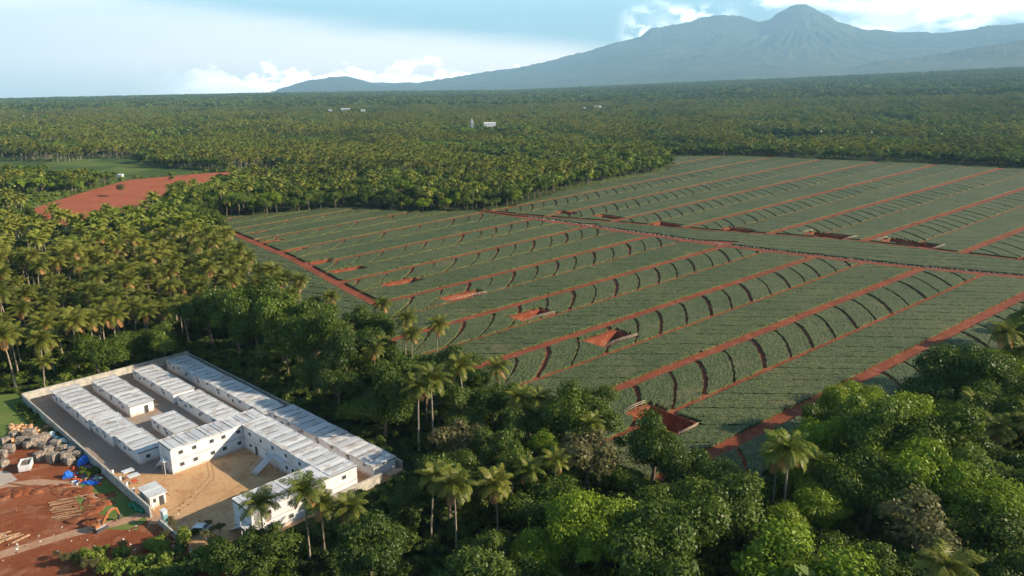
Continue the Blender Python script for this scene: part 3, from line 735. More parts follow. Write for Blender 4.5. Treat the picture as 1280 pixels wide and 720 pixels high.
for c, d in (((0, -W_ / 2, H_ / 2 + .25), (L_, .1, H_)), ((0, W_ / 2, H_ / 2 + .25), (L_, .1, H_)), ((-L_ / 2, 0, H_ / 2 + .25), (.1, W_ - .1, H_)), ((L_ / 2, 0, H_ / 2 + .25), (.1, W_ - .1, H_)), ((0, 0, .3), (L_ - .1, W_ - .1, .1))): m.box(c, d)
m.build('body', M['white'], r)
m = MB(); [m.box((x, 0, .12), (.3, 1.8, .24)) for x in (-1.2, 1.2)]; m.build('skid', M['greysteel'], r)
m = MB(); rr = random.Random(5); [m.blob((rr.uniform(-1.4, 1.4), rr.uniform(-.8, .8), 1.0 + rr.uniform(-.1, .35)), (.45, .4, .3), i, 6, .3) for i in range(26)]
o = m.build('scrap_load', M['bale']); o.location = (X, Y, .02); o.rotation_euler = (0, 0, R(-66)); tag(o, 'grey scrap lying in the white open topped skip', 'scrap', kind='stuff')
def sack(px, py, s, mt, label, group, cat='sack', name='sack'):
    X, Y = P(px, py); m = MB(); rr = random.Random(int(px * 31 + py))
    for k in range(3): m.blob((rr.uniform(-.4, .4) * s, rr.uniform(-.3, .3) * s, .45 * s + .25 * k * s), (s * .8, s * .65, s * .5), k + int(px), 10, .16)
    o = m.build(name, M[mt], None, True); o.location = (X, Y, 0); tag(o, label, cat, group)
sack(67, 547, 1.1, 'palesack', 'pale sack at the top of the scrap heap next to the wall', 'sacks by the wall')
sack(72, 552, 1.0, 'teal', 'teal sack leaning on the pale sacks by the wall', 'sacks by the wall')
sack(80, 556, 1.15, 'palesack', 'pale round sack in the middle of the sacks by the wall', 'sacks by the wall')
sack(89, 562, 1.1, 'teal', 'teal sack closest to the blue sheeting by the wall', 'sacks by the wall')
sack(94, 565, .8, 'palesack', 'small pale sack between the last teal sack and the blue sheeting', 'sacks by the wall')
def tarp(px, py, sx, sy, h, rz, label):
    X, Y = P(px, py); V = []; F = []; n = 14; rr = random.Random(int(px))
    for i in range(n + 1):
        for j in range(n + 1):
            a, b = i / n * 2 - 1, j / n * 2 - 1
            z = h * max(0, 1 - (abs(a) ** 2.4)) * max(0, 1 - abs(b) ** 2.4) + .12 * math.sin(7 * a + 5 * b) + rr.uniform(0, .06) + .1
            V.append((a * sx, b * sy, z))
    F = [(i * (n + 1) + j, (i + 1) * (n + 1) + j, (i + 1) * (n + 1) + j + 1, i * (n + 1) + j + 1) for i in range(n) for j in range(n)]
    me = bpy.data.meshes.new('tarpaulin'); me.from_pydata(V, [], F); me.update(); o = link('tarpaulin', me, M['blue'])
    md = o.modifiers.new('thick', 'SOLIDIFY'); md.thickness = .04
    o.location = (X, Y, 0); o.rotation_euler = (0, 0, rz); tag(o, label, 'tarpaulin', 'blue sheets at the scrap heap')
tarp(106, 578, 1.9, 1.0, 1.5, R(60), 'blue sheeting draped high against the long grey wall')
tarp(85, 596, 1.0, .9, 1.3, R(20), 'blue sheet wrapped round the bottom of the last bale')
tarp(113, 604, 1.8, .7, .35, R(-10), 'low crumpled blue sheet on the soil at the end of the heap')
m = MB(); rr = random.Random(9)
for i in range(170):
    x, y = P(rr.uniform(12, 62), rr.uniform(532, 552)); 
    if (x + 200) and rr.random() < .9: s = rr.uniform(.3, .75); m.blob((x, y, s * .4), (s, s * .9, s * .7), i, 6, .3)
tag(m.build('orange_rubble', M['orange']), kind='stuff')
m = MB()
for i in range(130):
    x, y = P(rr.uniform(92, 128), rr.uniform(584, 606)); s = rr.uniform(.12, .38); m.cur = rr.choice([0, 0, 1, 2, 3]); m.box((x, y, s * .5), (s * 2.2, s, s), rr.uniform(0, 3))
tag(m.build('scattered_scrap', [M['redpl'], M['bale'], M['blue'], M['palesack']]), kind='stuff')
m = MB()
for i in range(240):
    x, y = P(rr.uniform(-10, 250), rr.uniform(610, 705)); s = rr.uniform(.06, .22); m.cur = rr.choice([0, 0, 0, 1]); m.blob((x, y, s * .3), (s, s, s * .6), i, 6, .3)
tag(m.build('soil_clods', [M['lot'], M['palesack']]), kind='stuff')
def log(px, py, L, rad, rz, label, group, z=0):
    X, Y = P(px, py); m = MB(); m.tube([(-L / 2, 0, rad), (0, .05, rad * 1.05), (L / 2, 0, rad)], [rad, rad * .95, rad * .8], 8)
    o = m.build('log', M['wood']); o.location = (X, Y, z); o.rotation_euler = (0, random.uniform(-.04, .04), rz); tag(o, label, 'log', group)
for i in range(9): log(-6 + i * 4.2 + random.uniform(-1, 1), 672 + random.uniform(-3, 7), random.uniform(2.6, 4.0), .16, R(50 + random.uniform(-14, 14)), 'short pale log in the heap at the left frame edge', 'pale logs at the left edge', random.choice([0, .25]))
for i in range(12): log(80 + random.uniform(-6, 10), 624 + i * 2.2, random.uniform(3.5, 5.5), .12, R(18 + random.uniform(-10, 10)), 'long thin timber lying on the soil left of the excavator', 'thin timbers on the red soil', random.choice([0, .1]))
m = MB(); [m.blob((*P(166 + i * 2.6, 632 + i * 1.6), .3), (.9, .8, .45), i, 8, .25) for i in range(6)]
tag(m.build('green_netting', M['green']), 'heap of bright green netting outside the long wall', 'netting')

# ---------------------------------------------------------------- plants: shared meshes
def quads_mesh(name, cs, ns, us, sw, sl, smooth=False, extra=None, mi=None):
    """leaf cards: centres, normals, long axis, half width, half length"""
    ns = ns / np.linalg.norm(ns, axis=1, keepdims=True); us = us - ns * (us * ns).sum(1, keepdims=True); us /= (np.linalg.norm(us, axis=1, keepdims=True) + 1e-9)
    vs = np.cross(ns, us); sw = sw[:, None]; sl = sl[:, None]
    A = cs - us * sl - vs * sw * .5; B = cs - us * sl * .1 - vs * sw; Cc = cs + us * sl; D = cs - us * sl * .1 + vs * sw
    V = np.stack([A, B + ns * 0, Cc, D], 1).reshape(-1, 3); F = np.arange(len(V)).reshape(-1, 4)
    return V, F
def ico(c, r, jit, g, n=9):
    m = MB(); m.blob(c, r, int(g.integers(1e6)), n, jit); return m.v, m.f
def crown(seed, Rr, flat, nl, per, leaf, droop=0., spread=.74, lobe=(.26, .42), core=True, elong=1.4, z0=0.):
    g = np.random.default_rng(seed); cs = []; ns = []; V0 = []; F0 = []
    lobes = [(np.array([0, 0, z0]), Rr * .42)]; nb = max(3, int(nl / 3.2)); st_ = g.uniform(.78, 1.28); aa = g.random() * 3.14
    for b_ in range(nb):
        q = b_ * 6.283 / nb * g.uniform(.8, 1.2) + g.uniform(-.4, .4); e = math.asin(g.uniform(-.25, .95)); ln = Rr * spread * g.uniform(.55, 1.35)
        tip = np.array([math.cos(e) * math.cos(q), math.cos(e) * math.sin(q), math.sin(e)]) * ln
        for k in range(max(2, int(round(nl / nb + g.uniform(-1, 1))))):
            lr = Rr * g.uniform(lobe[0] * .55, lobe[1]); c = tip * g.uniform(.6, 1.05) + g.normal(size=3) * Rr * .17
            x, y = c[0] * math.cos(aa) + c[1] * math.sin(aa), -c[0] * math.sin(aa) + c[1] * math.cos(aa); x *= st_; y /= st_
            lobes.append((np.array([x, y, c[2] * flat + z0]), lr))
    for c, lr in lobes:
        d = g.normal(size=(per, 3)); d /= np.linalg.norm(d, axis=1, keepdims=True)
        d = d[d[:, 2] > -.6]; d = d[:max(30, int(len(d) * min(1.3, (lr / (Rr * .42)) ** 2)))]
        rad = lr * (1.0 + .20 * g.normal(size=len(d))); p = c + d * rad[:, None] * np.array([1, 1, .8])
        ok = np.ones(len(p), bool)
        for c2, lr2 in lobes:
            if c2 is c: continue
            ok &= np.linalg.norm((p - c2) / np.array([1, 1, .8]), axis=1) > lr2 * .66
        cs.append(p[ok]); ns.append(d[ok] * 1.0 + g.normal(size=(ok.sum(), 3)) * .55 + np.array([0, 0, .35]))
        if core:  # solid inner blobs, added to block light passing through the leaves
            v, f = ico(c, (lr * .66, lr * .66, lr * .50), .18, g, 8); o = len(V0); V0 += v; F0 += [tuple(o + k for k in ff) for ff in f]
    cs = np.concatenate(cs); ns = np.concatenate(ns); n = len(cs)
    us = g.normal(size=(n, 3)) + np.array([0, 0, -droop * 3])
    sz = leaf * g.uniform(.6, 1.35, n)
    V, F = quads_mesh('', cs, ns, us, sz * .55, sz * .55 * elong)
    if V0:
        V0 = np.array(V0); F0 = np.array(F0) + len(V); V = np.concatenate([V, V0]); F = np.concatenate([F, F0])
    return V, F, lobes
def trunk_v(h, rad, lobes, z_crown, seed, lean=.06, limbs=5):
    rr = random.Random(seed); m = MB(); lx, ly = rr.uniform(-lean, lean) * h, rr.uniform(-lean, lean) * h
    fork = (lx * .6, ly * .6, h * .55)
    m.tube([(0, 0, -.4), (lx * .2, ly * .2, h * .2), fork, (lx, ly, h)], [rad * 1.35, rad, rad * .8, rad * .4], 8)
    for c, lr in lobes[1:1 + limbs]:
        t = (c[0] + lx * .5, c[1] + ly * .5, c[2] + z_crown); mid = tuple(fork[i] * .5 + t[i] * .5 + (0.2 if i == 2 else 0) for i in range(3))
        m.tube([fork, mid, t], [rad * .5, rad * .33, rad * .14], 6)
    return m
def mesh_of(name, V, F, mats):
    me = np_mesh(name, V, F)
    for mm in mats: me.materials.append(mm)
    return me
def tree_kind(name, seeds, Rr, flat, nl, per, leaf, h, rad, mt, **kw):
    out = []
    for s in seeds:
        V, F, lobes = crown(s, Rr, flat, nl, per, leaf, **kw)
        V = V + np.array([0, 0, h])
        cm = mesh_of(name + '_crown', V, F, [M[mt]])
        t = trunk_v(h, rad, lobes, h, s); tm = bpy.data.meshes.new(name + '_trunk'); tm.from_pydata(t.v, [], t.f); tm.materials.append(M['bark']); tm.update()
        out.append((cm, tm))
    return out
KIND = {}
KIND['mango'] = tree_kind('mango', (1, 2, 3, 4), 6.0, .66, 27, 1100, .29, 7.0, .38, 'mango')
KIND['wood'] = tree_kind('wood', (11, 12, 13, 14, 15), 5.2, .76, 25, 950, .28, 7.5, .3, 'wood_leaf', spread=.80)
KIND['light'] = tree_kind('light', (21, 22, 23), 6.0, .74, 32, 1300, .22, 6.8, .3, 'light', droop=.7, spread=.68, lobe=(.26, .38), elong=1.9)
KIND['brown'] = tree_kind('brown', (31, 32), 5.6, .66, 22, 420, .36, 7.2, .3, 'brownleaf', spread=.7, lobe=(.24, .36), core=False, elong=1.6)
KIND['shrub'] = tree_kind('shrub', (41, 42, 43), 2.2, .6, 9, 240, .30, 1.3, .08, 'shrub', droop=.2)
KIND['dark_shrub'] = tree_kind('dshrub', (44, 45), 2.4, .55, 9, 240, .32, 1.2, .08, 'wood_leaf')
def palm_mesh(seed, h, nf=26, L=4.6, st=11, detail=True, leaf_w=.62):
    g = random.Random(seed); V = []; F = []; MI = []
    def quad(a, b, c, d, mi=0):
        o = len(V); V.extend([a, b, c, d]); F.append((o, o + 1, o + 2, o + 3)); MI.append(mi)
    bend = (g.uniform(-.09, .09) * h, g.uniform(-.09, .09) * h); top = np.array([bend[0], bend[1], h])
    for i in range(nf):
        dead = detail and i >= nf - 3
        q = i * 2.39996 + g.uniform(-.25, .25); age = i / nf
        e0 = R(82) - age ** 1.0 * R(100) + g.uniform(-.12, .12); dr = R(62) + age * R(38) + g.uniform(-.1, .2); LL = L * g.uniform(.85, 1.1) * (.8 if age < .12 else 1)
        if dead: e0 = R(-38); dr = R(45); LL *= .8
        hd = np.array([math.cos(q), math.sin(q), 0]); sd = np.array([-math.sin(q), math.cos(q), 0]); p = top.copy(); pts = [p.copy()]; dirs = []
        for k in range(st):
            s = (k + .5) / st; e = e0 - dr * s ** 1.35; d = hd * math.cos(e) + np.array([0, 0, math.sin(e)]); p = p + d * LL / st; pts.append(p.copy()); dirs.append(d)
        mi = 1 if dead else 0
        for k in range(st):
            s = (k + .6) / st; d = dirs[k]; nrm = np.cross(sd, d); a, b = pts[k], pts[k + 1]
            ll = 1.25 * (math.sin(math.pi * min(1, .12 + .84 * s)) ** .7) * (L / 4.6); wv = leaf_w
            hw = .05
            quad(a - sd * hw, a + sd * hw, b + sd * hw, b - sd * hw, mi)
            for sg in (-1, 1):
                for h2 in ((0, .25), (.25, .5), (.5, .75), (.75, 1.0)) if detail else ((0, 1),):
                    a2 = a + (b - a) * h2[0]; b2 = a + (b - a) * (h2[0] + (h2[1] - h2[0]) * wv)
                    lz = g.uniform(-.62, -.2); out = sd * sg * .86 + d * .5 + np.array([0, 0, lz]) ; out = out / np.linalg.norm(out) * ll * g.uniform(.8, 1.1)
                    quad(a2, b2, b2 + out + d * .05, a2 + out * .97, mi)
    cm = np_mesh('palm_crown', V, np.array(F), MI); cm.materials.append(M['palm']); cm.materials.append(M['deadfrond'])
    m = MB(); m.tube([(0, 0, -.4), (bend[0] * .05, bend[1] * .05, h * .25), (bend[0] * .4, bend[1] * .4, h * .65), tuple(top)], [.30, .19, .16, .15], 7)
    m.blob(tuple(top - np.array([0, 0, .1])), (.34, .34, .45), seed, 6, .1)
    if detail:
        for k in range(7): q = k * .9; m.blob((top[0] + .35 * math.cos(q), top[1] + .35 * math.sin(q), top[2] - .4), (.17, .17, .2), k, 6, .05)
    tm = bpy.data.meshes.new('palm_trunk'); tm.from_pydata(m.v, [], m.f); tm.materials.append(M['palmbark']); tm.update()
    return cm, tm
KIND['palm'] = [palm_mesh(100 + k, hh) for k, hh in enumerate((12.5, 13.5, 11.5, 14.5, 12.0))]
def joined(name, cm, tm):
    """crown and trunk as one light object for the far masses (not linked: only instanced)"""
    nv = len(cm.vertices); A = np.empty(nv * 3, np.float32); cm.vertices.foreach_get('co', A); B = np.empty(len(tm.vertices) * 3, np.float32); tm.vertices.foreach_get('co', B)
    V = np.concatenate([A.reshape(-1, 3), B.reshape(-1, 3)]); fs = [tuple(p.vertices) for p in cm.polygons] + [tuple(nv + i for i in p.vertices) for p in tm.polygons]
    mi = [p.material_index for p in cm.polygons] + [2] * len(tm.polygons)
    me = bpy.data.meshes.new(name); me.from_pydata(V.tolist(), [], fs); me.polygons.foreach_set('material_index', mi)
    mats = list(cm.materials)
    while len(mats) < 2: mats.append(mats[0])
    for mm in mats + [tm.materials[0]]: me.materials.append(mm)
    me.update(); return bpy.data.objects.new(name, me)
SRC = {}
SRC['palm_mid'] = [joined('palm_source', *palm_mesh(200 + k, hh, 18, 4.7, 6, False, .95)) for k, hh in enumerate((12.5, 13.5, 11.5, 14.5))]
SRC['palm_far'] = [joined('palm_source', *palm_mesh(220 + k, hh, 12, 5.2, 3, False, 1.0)) for k, hh in enumerate((12.5, 14))]
_t = tree_kind('mid', (51, 52, 53), 5.2, .7, 11, 130, .85, 6.5, .3, 'wood_leaf'); _u = tree_kind('midm', (54, 55), 6.0, .62, 11, 150, .9, 6.5, .3, 'mango'); _l = tree_kind('midl', (56,), 5.0, .7, 12, 150, .8, 6, .3, 'light')
SRC['tree_mid'] = [joined('tree_source', *x) for x in _t + _u + _t + _l]
_t = tree_kind('far', (61, 62, 63), 5.6, .65, 6, 40, 1.7, 5.5, .3, 'wood_leaf'); _u = tree_kind('farm', (64,), 6.4, .6, 6, 40, 1.8, 5.5, .3, 'mango')
SRC['tree_far'] = [joined('tree_source', *x) for x in _t + _u]
SRC['under'] = [joined('bush_source', *x) for x in KIND['dark_shrub']]
def scatter(name, pts, rot, scl, src, label=None):
    me = bpy.data.meshes.new(name); me.vertices.add(len(pts)); me.vertices.foreach_set('co', np.asarray(pts, np.float32).ravel())
    for an, dt in (('rot', rot), ('scl', scl)):
        a = me.attributes.new(an, 'FLOAT', 'POINT'); a.data.foreach_set('value', np.asarray(dt, np.float32))
    a = me.attributes.new('pick', 'INT', 'POINT'); a.data.foreach_set('value', rng.integers(0, len(src), len(pts)).astype(np.int32))
    o = link(name, me, None); tag(o, kind='stuff')
    ng = bpy.data.node_groups.new(name, 'GeometryNodeTree'); ng.interface.new_socket('Geometry', in_out='INPUT', socket_type='NodeSocketGeometry'); ng.interface.new_socket('Geometry', in_out='OUTPUT', socket_type='NodeSocketGeometry')
    n = ng.nodes; l = ng.links; gi = n.new('NodeGroupInput'); go = n.new('NodeGroupOutput'); jn = n.new('GeometryNodeJoinGeometry')
    for s in src:
        oi = n.new('GeometryNodeObjectInfo'); oi.inputs['Object'].default_value = s; oi.inputs['As Instance'].default_value = True; l.new(oi.outputs['Geometry'], jn.inputs[0])
    ip = n.new('GeometryNodeInstanceOnPoints'); ip.inputs['Pick Instance'].default_value = True
    def attr(nm, t):
        a = n.new('GeometryNodeInputNamedAttribute'); a.data_type = t; a.inputs[0].default_value = nm
        return [x for x in a.outputs if x.enabled and x.name == 'Attribute'][0]
    cx = n.new('ShaderNodeCombineXYZ'); l.new(attr('rot', 'FLOAT'), cx.inputs[2])
    l.new(gi.outputs[0], ip.inputs['Points']); l.new(jn.outputs[0], ip.inputs['Instance']); l.new(attr('pick', 'INT'), ip.inputs['Instance Index'])
    l.new(cx.outputs[0], ip.inputs['Rotation']); l.new(attr('scl', 'FLOAT'), ip.inputs['Scale']); l.new(ip.outputs[0], go.inputs[0])
    md = o.modifiers.new('scatter', 'NODES'); md.node_group = ng
    return o

# ---------------------------------------------------------------- single trees
CAT = {'palm': ('coconut_palm', 'palm tree'), 'mango': ('mango_tree', 'tree'), 'wood': ('broadleaf_tree', 'tree'), 'light': ('feathery_tree', 'tree'),
       'brown': ('dry_leaved_tree', 'tree'), 'shrub': ('shrub', 'shrub'), 'dark_shrub': ('shrub', 'shrub')}
placed = []
def plant(kind, X, Y, sc, label, group=None, var=None, rz=None, z=0.0):
    vs = KIND[kind]; cm, tm = vs[(var if var is not None else random.randrange(len(vs))) % len(vs)]
    nm, ct = CAT[kind]; r = empty(nm, (X, Y, z), rz if rz is not None else random.uniform(0, 6.28), label, ct, group, sc)
    a = bpy.data.objects.new('crown', cm); C.objects.link(a); a.parent = r
    b = bpy.data.objects.new('stem' if 'shrub' in kind else 'trunk', tm); C.objects.link(b); b.parent = r
    placed.append((X, Y, (2.0 if 'shrub' in kind else 3.2 if kind == 'palm' else 5.2) * (sc if not isinstance(sc, tuple) else sc[0]))); return r
HERO = []
def plant_top(kind, px, py, zc, sc, label, group=None, var=None):
    if kind == 'palm' and py > 590 and px < 700: HERO.append((px, py))
    X, Y = P(px, py, zc); return plant(kind, X, Y, sc, label, group, var)
# palms that stand clear of the rest (crown position in the photograph, crown height)
plant_top('palm', 325, 634, 11.5, .95, 'coconut palm with wide green crown left of the thin tall palm, before the yard wing', var=0)
plant_top('palm', 380, 608, 14.5, 1.0, 'tall thin coconut palm with pale trunk standing before the white wing', var=3)
plant_top('palm', 402, 638, 9.5, .85, 'low coconut palm right of the thin tall palm by the white wing', var=1)
plant_top('palm', 433, 638, 9.5, .9, 'low orange hearted coconut palm beside the light green leafy tree', var=2)
plant_top('palm', 537, 606, 12, .92, 'left palm of the close pair rising from the dark trees', var=3)
plant_top('palm', 569, 612, 12, 1.0, 'right golden palm of the close pair rising from the dark trees', var=1)
plant_top('palm', 622, 600, 12, .95, 'single palm with drooping fronds right of the close pair', var=2)
plant_top('palm', 1180, 706, 15, 1.15, 'large dry fronded palm nearest the camera at the bottom of the frame', var=0)
plant_top('palm', 675, 500, 13, .95, 'pale green palm beside the dark mango at the field corner', var=1)
plant_top('palm', 668, 580, 11, .85, 'shaded palm in front of the brown leaved tree', var=4)
plant_top('palm', 478, 384, 11, .95, 'solitary palm with bare trunk standing at the end of the red field road', var=0)
plant_top('palm', 545, 420, 10, 1.0, 'dark palm leaning over the end of a red field road', var=1)
plant_top('palm', 625, 458, 11, .95, 'palm at the field edge between the dark palm and the pale green palm', var=2)
plant_top('palm', 1165, 545, 10, .8, 'palm with white tipped fronds among dark trees right of the red roof', var=4)
plant_top('palm', 1212, 552, 10, .8, 'palm with a pale upright frond right of the white tipped palm', var=2)
for k, (x, y) in enumerate(((88, 400), (70, 395), (165, 385), (180, 388))):
    plant_top('palm', x, y, 14, 1.05, 'golden coconut palm with long pale bare trunk at the near edge of the grove', 'bare trunked palms at the grove edge')
for k, (x, y) in enumerate(((15, 425), (48, 430))):
    plant_top('palm', x, y, 12, 1.15, ['golden palm at the left frame edge above the grass', 'golden palm second from the left frame edge above the grass'][k])
# broadleaf trees that read one by one
BL = [('mango', 745, 515, 9, 1.15, 'dense dark mango tree at the field corner beside the pale green palm'),
      ('brown', 735, 568, 9, 1.3, 'large brownish tree with thin dry foliage among dark mangoes'),
      ('mango', 818, 560, 9, 1.2, 'dark green mango tree just below the nearest red pit'),
      ('mango', 868, 590, 8, 1.05, 'dark mango tree at the end of the shaded red road'),
      ('wood', 900, 610, 8, 1.0, 'grey green round tree below the bare red road end'),
      ('mango', 860, 655, 9, 1.3, 'broad mango tree with yellowish tips in the middle of the bottom of the frame'),
      ('light', 720, 668, 9, 1.35, 'big bright green feathery tree at the bottom of the frame'),
      ('light', 665, 690, 7, .9, 'small bright feathery tree left of the big feathery tree'),
      ('shrub', 806, 697, 5, 1.1, 'round yellow green bush at the bottom of the frame'),
      ('light', 1060, 500, 9, 1.05, 'bright feathery tree topmost of the clump by the shaded road'),
      ('light', 1098, 505, 9, 1.0, 'bright feathery tree at the right of the clump by the shaded road'),
      ('light', 1030, 545, 9, 1.15, 'bright feathery tree in the middle of the clump by the shaded road'),
      ('light', 990, 572, 8, 1.05, 'bright feathery tree lowest and leftmost of the clump by the shaded road'),
      ('light', 1130, 590, 10, 1.4, 'huge bright green tree at the right with a sunlit shoulder'),
      ('light', 1195, 620, 9, 1.3, 'bright green tree behind the large dry fronded palm'),
      ('light', 1262, 640, 9, 1.2, 'bright green tree at the right frame edge above the corner'),
      ('light', 1030, 632, 8, .95, 'shaded feathery dome shaped tree left of the huge bright tree'),
      ('wood', 1245, 570, 9, 1.1, 'grey green tree at the right frame edge beside the palms'),
      ('wood', 462, 690, 8, 1.1, 'light green leafy tree right of the low orange hearted palm'),
      ('wood', 512, 632, 6, .75, 'leafy tree at the end of the forest edge cabins'),
      ('wood', 300, 700, 6, .9, 'leafy tree at the bottom under the wide crowned palm'),
      ('wood', 350, 700, 5, .9, 'leafy tree at the bottom below the thin tall palm'),
      ('brown', 978, 690, 8, .95, 'brown tree at the bottom left of the large dry fronded palm'),
      ('mango', 1075, 712, 8, 1.0, 'glossy leaved tree at the bottom frame edge left of the large palm'),
      ('mango', 118, 432, 10, 1.1, 'dark round broadleaf tree in front of the palm grove behind the wall'),
      ('shrub', 80, 468, 3, 1.3, 'yellow green bush behind the pale end wall'),
      ('wood', 375, 420, 11, 1.1, 'fresh green tree where the grove meets the dark belt'),
      ('light', 135, 268, 8, 1.1, 'bright green tree at the near edge of the ploughed red field'),
      ('brown', 152, 236, 6, .9, 'single grey tree standing inside the ploughed red field'),
      ('wood', 225, 236, 8, 1.2, 'grey green tree at the right side of the ploughed red field'),
      ('light', 308, 222, 9, 1.2, 'tall bright tree in front of the far strip of red soil'),
      ('brown', 281, 226, 6, .8, 'small grey tree beside the far strip of red soil')]
for kd, x, y, z, s, lab in BL: plant_top(kd, x, y, z, s, lab)
# tall trees along the far side of the compound throw their shade over the back rows
for k, (a, b, s_) in enumerate(((-224, 101, 1.1), (-216, 105, 1.25), (-208, 102, 1.1), (-199, 104, 1.2), (-190, 107, 1.3), (-181, 103, 1.1), (-171, 106, 1.2), (-158, 108, 1.1), (-180, 112, 1.3), (-204, 112, 1.3))):
    X, Y = ab2xy(a, b); plant('wood' if k % 3 else 'mango', X, Y, (s_, s_, s_ * 1.55), ['tall tree behind the far left end of the back cabins', 'tall tree outside the far corner of the compound', 'tall tree behind the longest cabin row near its far end', 'tall tree behind the first quarter of the longest cabin row', 'widest tall tree behind the longest cabin row', 'tall tree behind the middle of the longest cabin row', 'tall tree behind the near end of the longest cabin row', 'tall tree behind the start of the last back cabin row', 'tall tree one step farther back behind the middle of the longest cabin row', 'tall tree one step farther back near the far corner of the compound'][k])
# scrub round the lot
for (x, y, s, kd) in [(120, 708, 1.0, 'shrub'), (150, 700, .9, 'shrub'), (95, 700, .7, 'shrub'), (178, 712, 1.2, 'shrub'), (205, 695, 1.1, 'shrub'), (232, 680, .9, 'shrub'), (222, 705, 1.2, 'dark_shrub'), (255, 700, 1.3, 'shrub'), (270, 716, 1.3, 'shrub'),
                      (150, 722, 1.2, 'shrub'), (195, 725, 1.3, 'shrub'), (235, 726, 1.3, 'dark_shrub'), (128, 690, .5, 'shrub'), (243, 668, .5, 'dark_shrub'), (285, 690, .9, 'dark_shrub')]:
    X, Y = P(x, y); plant(kd, X, Y, s, 'yellow green scrub bush on red soil at the bottom of the lot' if kd == 'shrub' else 'dark green scrub bush among yellow ones at the bottom of the lot', 'scrub bushes below the lot' if kd == 'shrub' else 'dark scrub bushes below the lot')
for (x, y, s) in [(212, 655, .35), (216, 660, .4), (262, 660, .35), (275, 668, .45), (258, 676, .5), (268, 683, .5)]:
    X, Y = P(x, y); r = plant('brown', X, Y, s * .45, 'dry pinkish brush by the small white car', 'dry brush by the car')
    r.name = 'dry_brush'; r['category'] = 'bush'
for k in range(46):
    x_, y_ = random.uniform(60, 300), random.uniform(664, 722)
    if (x_ < 200 and y_ < 690 - (x_ - 60) * .1) or (225 < x_ < 290 and y_ < 692): continue
    X, Y = P(x_, y_); u_ = random.random()
    if u_ < .45: plant('shrub', X, Y, random.uniform(.35, .85), 'yellow green scrub bush on red soil at the bottom of the lot', 'scrub bushes below the lot')
    else:
        r = plant('brown', X, Y, random.uniform(.14, .24), 'low dry brush tuft on the red soil below the dirt track', 'dry tufts below the track'); r.name = 'dry_brush'; r['category'] = 'bush'
for k in range(16):
    a_ = -217 + k * 3.6; X, Y = ab2xy(a_ + random.uniform(-1, 1), 44.3 + random.uniform(-.7, .3)); plant('dark_shrub', X, Y, random.uniform(.3, .6), 'small dark bush growing at the foot of the long grey wall', 'bushes along the long grey wall')
for (a, b, s) in [(-212, 44.6, .45), (-206, 44.5, .5), (-198, 44.6, .4), (-190, 44.4, .5), (-183, 44.6, .35), (-163, 44.2, .55)]:
    X, Y = ab2xy(a, b); plant('dark_shrub', X, Y, s, 'small dark bush growing at the foot of the long grey wall', 'bushes along the long grey wall')

# ---------------------------------------------------------------- fill the forest
COMP = [A_(-222, 41), A_(-222, 97), A_(-112, 99), A_(-98, 92), A_(-106, 60), A_(-108, 36)]
LOTX = [P(-500, 600), P(-200, 500), P(30, 492), P(235, 660), P(330, 700), P(330, 900), P(-500, 900)]
FRONT = [P(280, 660), P(290, 720), P(440, 720), P(500, 640), P(500, 600), P(470, 585), P(300, 640)]
def jitter_grid(x0, x1, y0, y1, s, j=.42):
    xs = np.arange(x0, x1, s); ys = np.arange(y0, y1, s); X, Y = np.meshgrid(xs, ys); X = X + (np.arange(len(ys)) % 2)[:, None] * s * .5
    X = X + rng.uniform(-j, j, X.shape) * s; Y = Y + rng.uniform(-j, j, Y.shape) * s; return X.ravel(), Y.ravel()
def usable(X, Y, mg):
    U = X * math.sin(TU) + Y * math.cos(TU); Vv = X * math.cos(TU) - Y * math.sin(TU); k = np.ones(len(X), bool)
    for du, dv in ((0, 0), (mg, 0), (-mg, 0), (0, mg), (0, -mg)): k &= ~inpoly(U + du, Vv + dv, FIELD)
    k &= ~inpoly(X, Y, COMP) & ~inpoly(X, Y, LOTX) & ~inpoly(X, Y, RED) & ~inpoly(X, Y, FRONT)
    for du in (-3, 3): k &= ~inpoly(X + du, Y, RED)
    px, py = to_px(X, Y, 0 * X + 13.5); k &= ~(inpoly(px, py, REDVIS) & (np.hypot(X, Y) < 640)); k &= ~inpoly(X, Y, MEADOW)
    return k
GL = [(0, 500), (60, 445), (130, 410), (200, 395), (240, 372), (330, 362), (420, 385), (480, 400), (560, 425), (640, 450), (1280, 300)]
REDVIS = [(15, 272), (20, 258), (95, 234), (150, 215), (200, 213), (215, 232), (200, 246), (170, 262), (135, 258), (100, 272), (60, 270), (25, 274)]
MEADOW = [P(-40, 268), P(-40, 250), P(50, 244), P(92, 243), P(26, 266)]
sheet('meadow', MEADOW, .03, M['grass'])
def is_palm(X, Y):
    px, py = to_px(X, Y, 12.0); line = np.interp(px, [p[0] for p in GL], [p[1] for p in GL]); r = np.hypot(X, Y)
    n = fbm(X / 90 + 5, Y / 90, 3, 3); n2 = fbm(X / 30, Y / 30, 2, 8)
    near = (py < line) & (r < 520)
    pr = np.where(near, .86, .15); far = r >= 520
    pr = np.where(far, np.clip((n - .465) * 16 + .5, .04, .92), pr)
    pr = np.where((r > 520) & (r < 700) & (X < 60), .25, pr)
    U_ = X * math.sin(TU) + Y * math.cos(TU); V_ = X * math.cos(TU) - Y * math.sin(TU); ed = np.zeros(len(X), bool)
    for du, dv in ((20, 0), (-20, 0), (0, 20), (14, 14), (-14, 14)): ed |= inpoly(U_ + du, V_ + dv, FIELD)
    pr = np.where(ed & (r > 430), .08, pr)
    return rng.random(len(X)) < pr
